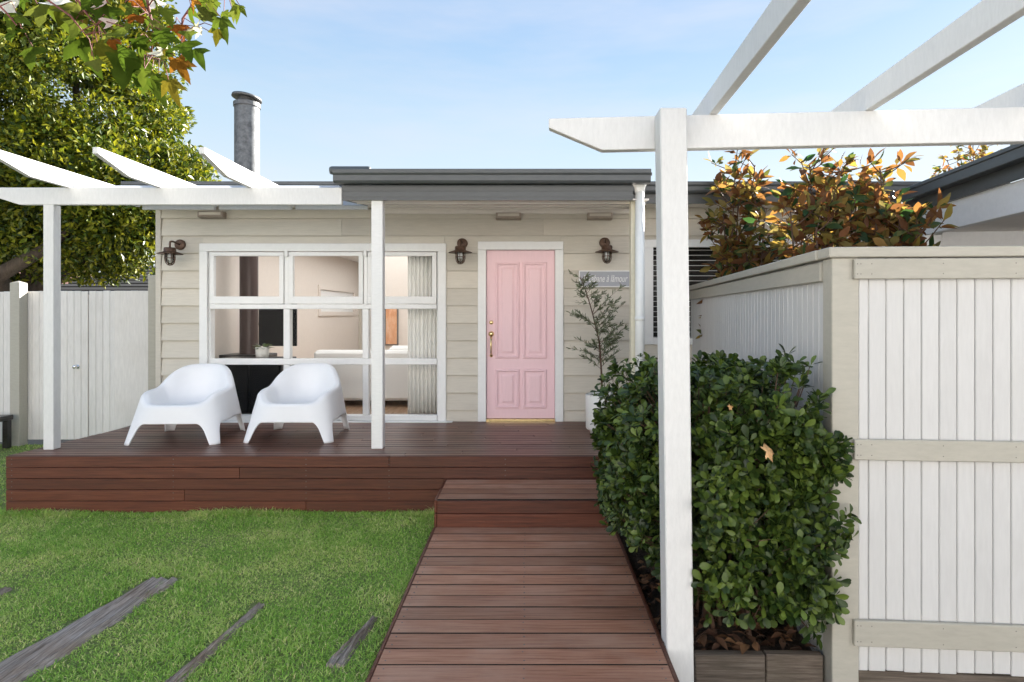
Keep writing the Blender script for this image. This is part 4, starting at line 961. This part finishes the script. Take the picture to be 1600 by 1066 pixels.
for (p,q,e_) in br:
    for k in range(34 if p.z < 1.85 else 12):
        s = random.uniform(.2,1.); c_ = p.lerp(q,s*2) if s<.5 else q.lerp(e_,s*2-1); d = (e_-p).normalized()+Vector((random.gauss(0,.6),random.gauss(0,.6),random.gauss(.1,.5))); pos.append(c_); D.append(d.normalized())
pos=np.array(pos);D=np.array(D);n=len(pos)
leaves('leaf','foliage',leaf_grid(OLIV,1,.2,.1,.1),pos,frames(D,unit(rng.normal(size=(n,3)))),rng.uniform(.04,.07,n),M['olive'],ol,None,0)
n=60; a=rng.uniform(0,6.28,n); el=rng.uniform(.3,1.3,n); D=np.stack([np.cos(a)*np.cos(el),np.sin(a)*np.cos(el),np.sin(el)],1)
low = tag(thing('groundcover_plant',(ox-.06,oy-.08,DZ+.365),'small trailing plant at the rim of the white pot','plant'))
leaves('leaf','foliage',leaf_grid(ELLI,1,.5,.1,.2),np.array([ox-.06,oy-.08,DZ+.40])+rng.normal(size=(n,3))*np.array([.05,.03,.025]),frames(D,np.tile([[0,0,1.]],(n,1))),rng.uniform(.025,.045,n),M['hedge'],low,None,0)
# ================================================================== MAGNOLIAS
def magnolia(stems, label, single, seed, base):
    r_ = np.random.default_rng(seed); t_ = thing('magnolia_tree', base, label, 'tree', 'magnolias behind the board fence')
    tb = MB(); pos=[];D=[];N_=[]
    for pts in stems:
        pts = [Vector(p) for p in pts]; tb.tube(pts, list(np.linspace(.017,.006,len(pts))), 7)
        L_ = len(pts)-1
        for k in range(34):
            s = r_.uniform(.35,1.0)*L_; i = min(int(s),L_-1); p = pts[i].lerp(pts[i+1],s-i)
            d = Vector((r_.normal(),r_.normal()*.7,r_.uniform(.2,1.0))).normalized(); e_ = p+d*r_.uniform(.10,.34); tb.tube([p,(p+e_)/2+Vector((0,0,-.01)),e_],[.006,.005,.004],5,False)
            for q in range(r_.integers(6,11)):
                dd = unit(np.array(d)*.55+r_.normal(size=3)*np.array([.8,.7,.55])+np.array([0,0,.12])); pos.append(np.array(e_)+dd*.01-np.array(d)*r_.uniform(0,.08)); D.append(dd); N_.append(unit(np.array([0,0,1.])+.75*r_.normal(size=3)))
    tb.build('stems', M['twig'], t_, True)
    pos=np.array(pos);D=np.array(D);N_=np.array(N_); leaves('leaf','foliage',leaf_grid(ELLI,1,.42,.12,.2),pos,frames(D,N_),r_.uniform(.085,.165,len(pos)),M['magnolia'],t_,pos[:,1],single)
def stem(px, py, Y, dx, base): 
    top = P(px,py,Y); b_ = Vector((base[0],base[1],-.15)); m1 = b_.lerp(top,.45)+Vector((random.uniform(-.05,.05),0,0)); m2 = b_.lerp(top,.75)+Vector((random.uniform(-.06,.06),0,0)); return [b_,m1,m2,top]
b1 = (gx(1150,5.6),5.6,-.15); b2 = (gx(1270,5.3),5.3,-.15); b3 = (gx(1395,5.2),5.2,-.15); b4 = (7.4,9.6,-.15)
b1 = (2.28,6.5,-.15); b2 = (max(b2[0],2.3),5.3,-.15); b3 = (b3[0],5.0,-.15)
magnolia([stem(1130,335,6.5,0,b1),stem(1180,258,6.4,0,b1),stem(1125,375,6.5,0,b1),stem(1155,290,6.5,0,b1),stem(1195,325,6.3,0,b1),stem(1150,245,6.4,0,b1)],'slender magnolia with russet leaves nearest the house end of the side fence',300,1,b1)
magnolia([stem(1265,258,5.3,0,b2),stem(1310,262,5.2,0,b2),stem(1235,330,5.2,0,b2),stem(1290,320,5.1,0,b2),stem(1345,270,5.3,0,b2),stem(1255,295,5.4,0,b2),stem(1275,355,5.0,0,b2),stem(1330,330,5.1,0,b2)],'fullest magnolia with copper and yellow leaves rising behind the fence corner',300,2,b2)
magnolia([stem(1375,262,5.2,0,b3),stem(1405,345,4.9,0,b3),stem(1430,360,4.8,0,b3),stem(1365,330,5.0,0,b3),stem(1390,300,5.1,0,b3)],'magnolia with green-edged russet leaves beside the garage eave',300,3,b3)
b4 = (gx(1530,10.5),10.5,-.15); magnolia([[Vector((b4[0],10.5,-.15)),Vector((b4[0],10.5,2.5)),P(px,py,10.5)] for px,py in ((1480,250),(1520,228),(1560,235),(1540,215),(1500,240),(1580,225))],'far magnolia whose crown shows above the garage gutter',150,4,b4)
# ================================================================== BIG TREE BEHIND THE GATE
def bigtree():
    t_ = thing('shade_tree', (-9.9,11.6,-.15), 'large dense evergreen tree with sunlit yellow-green crown behind the side gate', 'tree')
    tb = MB(); base = Vector((-9.9,11.6,-.15)); fork = Vector((-9.7,11.5,2.0)); tb.tube([base,(base+fork)/2,fork],[.34,.27,.25],12)
    limbs = [((-9.0,10.2,2.4),(-8.2,10.2,2.85),(-7.6,10.5,3.5)),((-8.6,11.3,2.7),(-7.4,11.6,3.3),(-6.6,11.8,3.9)),((-9.2,12.0,3.4),(-9.0,12.3,4.5),(-8.9,12.4,5.4)),((-10.4,11.6,3.4),(-11.2,11.9,5),(-11.8,12,6.3)),((-9.6,12.2,3.8),(-9.4,12.6,5.6),(-9.5,12.6,7.4))]
    for l in limbs: tb.tube([fork-Vector((0,0,.15))]+[Vector(p) for p in l],[.2,.14,.09,.03],9)
    tb.build('trunk', M['bark'], t_, True)
    cl=[]
    def ell(c,h,n,lo=.55):
        d = unit(rng.normal(size=(n,3))); r = rng.uniform(lo,1,n)[:,None]; return np.array(c)+d*r*np.array(h)
    cl = np.concatenate([ell((-9.8,11.6,6.3),(2.95,2.3,3.0),140), ell((-8.35,11.3,4.1),(2.0,1.9,1.3),80), ell((-7.1,11.2,3.85),(1.2,1.2,.85),34), ell((-11.5,11.2,4.5),(2,2,2),30), ell((-11.8,11.2,7.6),(2.2,1.8,1.6),34), ell((-9.0,11.2,3.1),(2.1,1.2,.55),22)])
    n = len(cl); per_ = 600; rad = rng.uniform(.38,.72,n)
    d = unit(rng.normal(size=(n,per_,3))); r = rng.uniform(.35,1.0,(n,per_,1))**.7
    pos = (cl[:,None,:]+d*r*rad[:,None,None]*np.array([1.1,1.1,.85])).reshape(-1,3); dd = d.reshape(-1,3)
    D = unit(dd*.6+rng.normal(size=dd.shape)*.6+np.array([0,0,.1])); Nn = unit(dd*.4+np.array([0,0,.8])+.6*rng.normal(size=dd.shape))
    keep = pos[:,2] > 2.35; pos=pos[keep];D=D[keep];Nn=Nn[keep]
    proto = (np.array([(0,0,0),(.45,.24,.05),(1,0,-.08),(.45,-.24,.05)],float), np.array([(0,3,2,1)]))
    V,Fc = scatter(proto,pos-np.array(WL[t_.name]),frames(D,Nn),rng.uniform(.07,.15,len(pos)))
    o = link('crown', npmesh('crown',V,Fc,M['treeleaf']), t_, (-9.9,11.6,-.15)); o['kind']='stuff'
bigtree()
# ================================================================== MAPLE OVERHEAD
mp_ = thing('maple_tree', (-2.9,1.2,-.15), 'autumn maple whose leafy branch hangs overhead above the lawn', 'tree')
tb = MB(); tb.tube([(-2.9,1.2,-.2),(-2.85,1.25,1.2),(-2.75,1.35,2.4),(-2.6,1.6,3.2)],[.11,.09,.07,.045],10)
main = [Vector((-2.6,1.6,3.2)),P(-60,-90,2.3),P(90,-60,2.4),P(220,-45,2.5),P(320,-20,2.55),P(362,-8,2.6)]
tb.tube(main,[.045,.02,.013,.009,.006,.004],8)
subs = [[main[2],P(130,15,2.4),P(150,40,2.4)],[main[3],P(232,10,2.5),P(240,45,2.5),P(236,90,2.5)],[main[1],P(-10,0,2.3),P(10,20,2.3),P(26,40,2.3)],[main[4],P(285,30,2.55),P(283,70,2.55)],[main[2],P(60,-10,2.35),P(110,25,2.35),P(134,55,2.35)]]
for s in subs: tb.tube(s,list(np.linspace(.006,.0025,len(s))),6)
tb.build('trunk', M['redtwig'], mp_, True)
allpts = [p for s in subs+[main[1:]] for a,b_ in zip(s,s[1:]) for p in (a.lerp(b_,.0),a.lerp(b_,.25),a.lerp(b_,.5),a.lerp(b_,.75),b_)]
MM = {k: [maple_mesh('leaf', M['maple_'+k], dr, lb, tw) for dr,lb,tw in ((.35,5,.3),(.75,5,-.4),(.6,3,.5),(.95,5,.1),(.2,3,-.5))] for k in ('green','yellow','orange','red','pale')}
ML = [(130,190,270,'green'),(490,240,280,'green'),(760,320,300,'green'),(930,490,200,'green'),(1040,510,160,'yellow'),(860,110,170,'orange'),(960,5,140,'orange'),(1085,160,150,'orange'),(1290,80,190,'green'),(1360,120,150,'green'),(1430,60,170,'green'),(1205,170,130,'yellow'),(1130,270,190,'green'),(990,200,180,'green'),(1090,370,170,'orange'),(920,400,170,'green'),(870,270,190,'green'),(640,40,230,'green'),(470,30,220,'green'),(650,0,150,'red'),(770,30,170,'yellow'),(310,0,250,'green'),(20,20,170,'yellow'),(600,280,160,'yellow'),(690,260,140,'orange'),(1310,0,150,'green'),(1205,0,110,'orange'),(580,380,130,'green'),(850,0,120,'orange'),(540,110,190,'green'),(150,0,150,'green'),(690,130,120,'red'),(200,300,200,'green'),(1350,190,120,'yellow'),(1020,320,150,'yellow'),(700,200,200,'green'),(400,0,200,'yellow'),(1000,60,170,'green'),(760,180,190,'green'),(900,210,170,'yellow'),(560,-30,220,'green'),(100,90,200,'green'),(230,40,200,'green'),(1180,60,120,'green'),(820,420,180,'green')]
ML += [(x+random.uniform(-70,70), max(-30,y+random.uniform(-70,50)), q*random.uniform(.6,.9), random.choice(['green','green','yellow','green','green'])) for x,y,q,k in ML if x > 250][:30]
ML = [q for q in ML if not (q[3] == 'pale' and q[0] < 200)]
pet = MB()
for i,(zx,zy,sz,kind) in enumerate(ML):
    Yd = 2.42+random.uniform(-.12,.15); p = P(zx/3.95,zy/3.95-4,Yd); s = sz/3.95*Yd/F*.66
    near = min(allpts,key=lambda q:(q-p).length+ (0 if q.z>p.z else .2)); mid = near.lerp(p,.5)+Vector((random.uniform(-.02,.02),0,.03)); pet.tube([near,mid,p],[.0022,.0018,.0016],5,False)
    me = MM[kind][(i*7)%5]
    # blade hangs: x axis down and outwards, normal towards the camera side
    dn = Vector((random.uniform(-.6,.6),random.uniform(-.5,.3),-1 if i%5 else -.3)).normalized(); nn = Vector((random.uniform(-.5,.5),-1 if random.random()<.6 else .8,random.uniform(.2,.9)))
    y_ = nn.cross(dn).normalized(); z_ = dn.cross(y_); rot = Matrix((dn,y_,z_)).transposed()
    o = bpy.data.objects.new('leaf', me); COL.objects.link(o); o.parent = mp_; o.matrix_local = Matrix.LocRotScale(p-WL[mp_.name], rot.to_quaternion(), Vector((s,s,s)))
pet.build('petioles', M['redtwig'], mp_, True)['kind'] = 'stuff'
# ================================================================== NEIGHBOURS BEHIND THE GATE
nb = thing('neighbour_shed', (-8.6,16,-.15), 'dark slatted lean-to roof against a pale wall beyond the side gate', 'shed')
cbox('wall', -11.6, -7.2, 17.0, 17.2, -.15, 2.7, M['stucco'], nb)
for k in range(9):
    y0 = 14.2+k*.33; z = 2.25+k*.1; cbox('roof_slat', -11.9+.1*k, -8.2+.06*k, y0, y0+.25, z, z+.03, M['rust'], nb, .004, W0, (R(17),0,0))
for X in (-11.5,-9.9,-8.3):
    MB().tube([(X,14.2,2.18),(X,17.0,3.05)],.04,6).build('roof_beam', M['rust'], nb); cbox('post', X-.05, X+.05, 14.2, 14.3, -.15, 2.22, M['rust'], nb)
nh = thing('neighbour_house', (-24.5,30,-.15), 'distant pale house with terracotta roof seen beside the gate post', 'house')
cbox('wall', -28, -21, 28, 34, -.15, 2.75, M['stucco'], nh)
MB().add([(-28.4,27.6,2.72),(-20.6,27.6,2.72),(-20.6,34.4,2.72),(-28.4,34.4,2.72),(-26,31,4.2),(-23,31,4.2)],[(0,1,5,4),(1,2,5),(2,3,4,5),(3,0,4),(0,3,2,1)]).build('roof', M['tile'], nh)
for X in (-26.5,-24.6,-22.8): 
    o = cbox('window', X, X+.8, 27.96, 27.998, 1.0, 2.1, M['tv'], nh)

# house added unseen behind the viewpoint, its sunlit front bounces light to the cottage
oh = thing('added_bounce_house', (0,-8,-.15), 'added white two storey house behind the viewpoint, bouncing sunlight onto the cottage', 'house')
cbox('wall', -15, 15, -14, -8, -.15, 7.4, M['stucco'], oh, .02)
MB().add([(-15.5,-14.5,7.4),(15.5,-14.5,7.4),(15.5,-7.5,7.4),(-15.5,-7.5,7.4),(-12,-11,9.2),(12,-11,9.2)],[(0,1,5,4),(1,2,5),(2,3,4,5),(3,0,4),(0,3,2,1)]).build('roof', M['tile'], oh)
for X in (-12,-7,-2,3,8,12.4):
    for z in (.9,3.9): wo = cbox('window', X-.6, X+.6, -7.999, -7.95, z, z+1.3, M['tv'], oh)
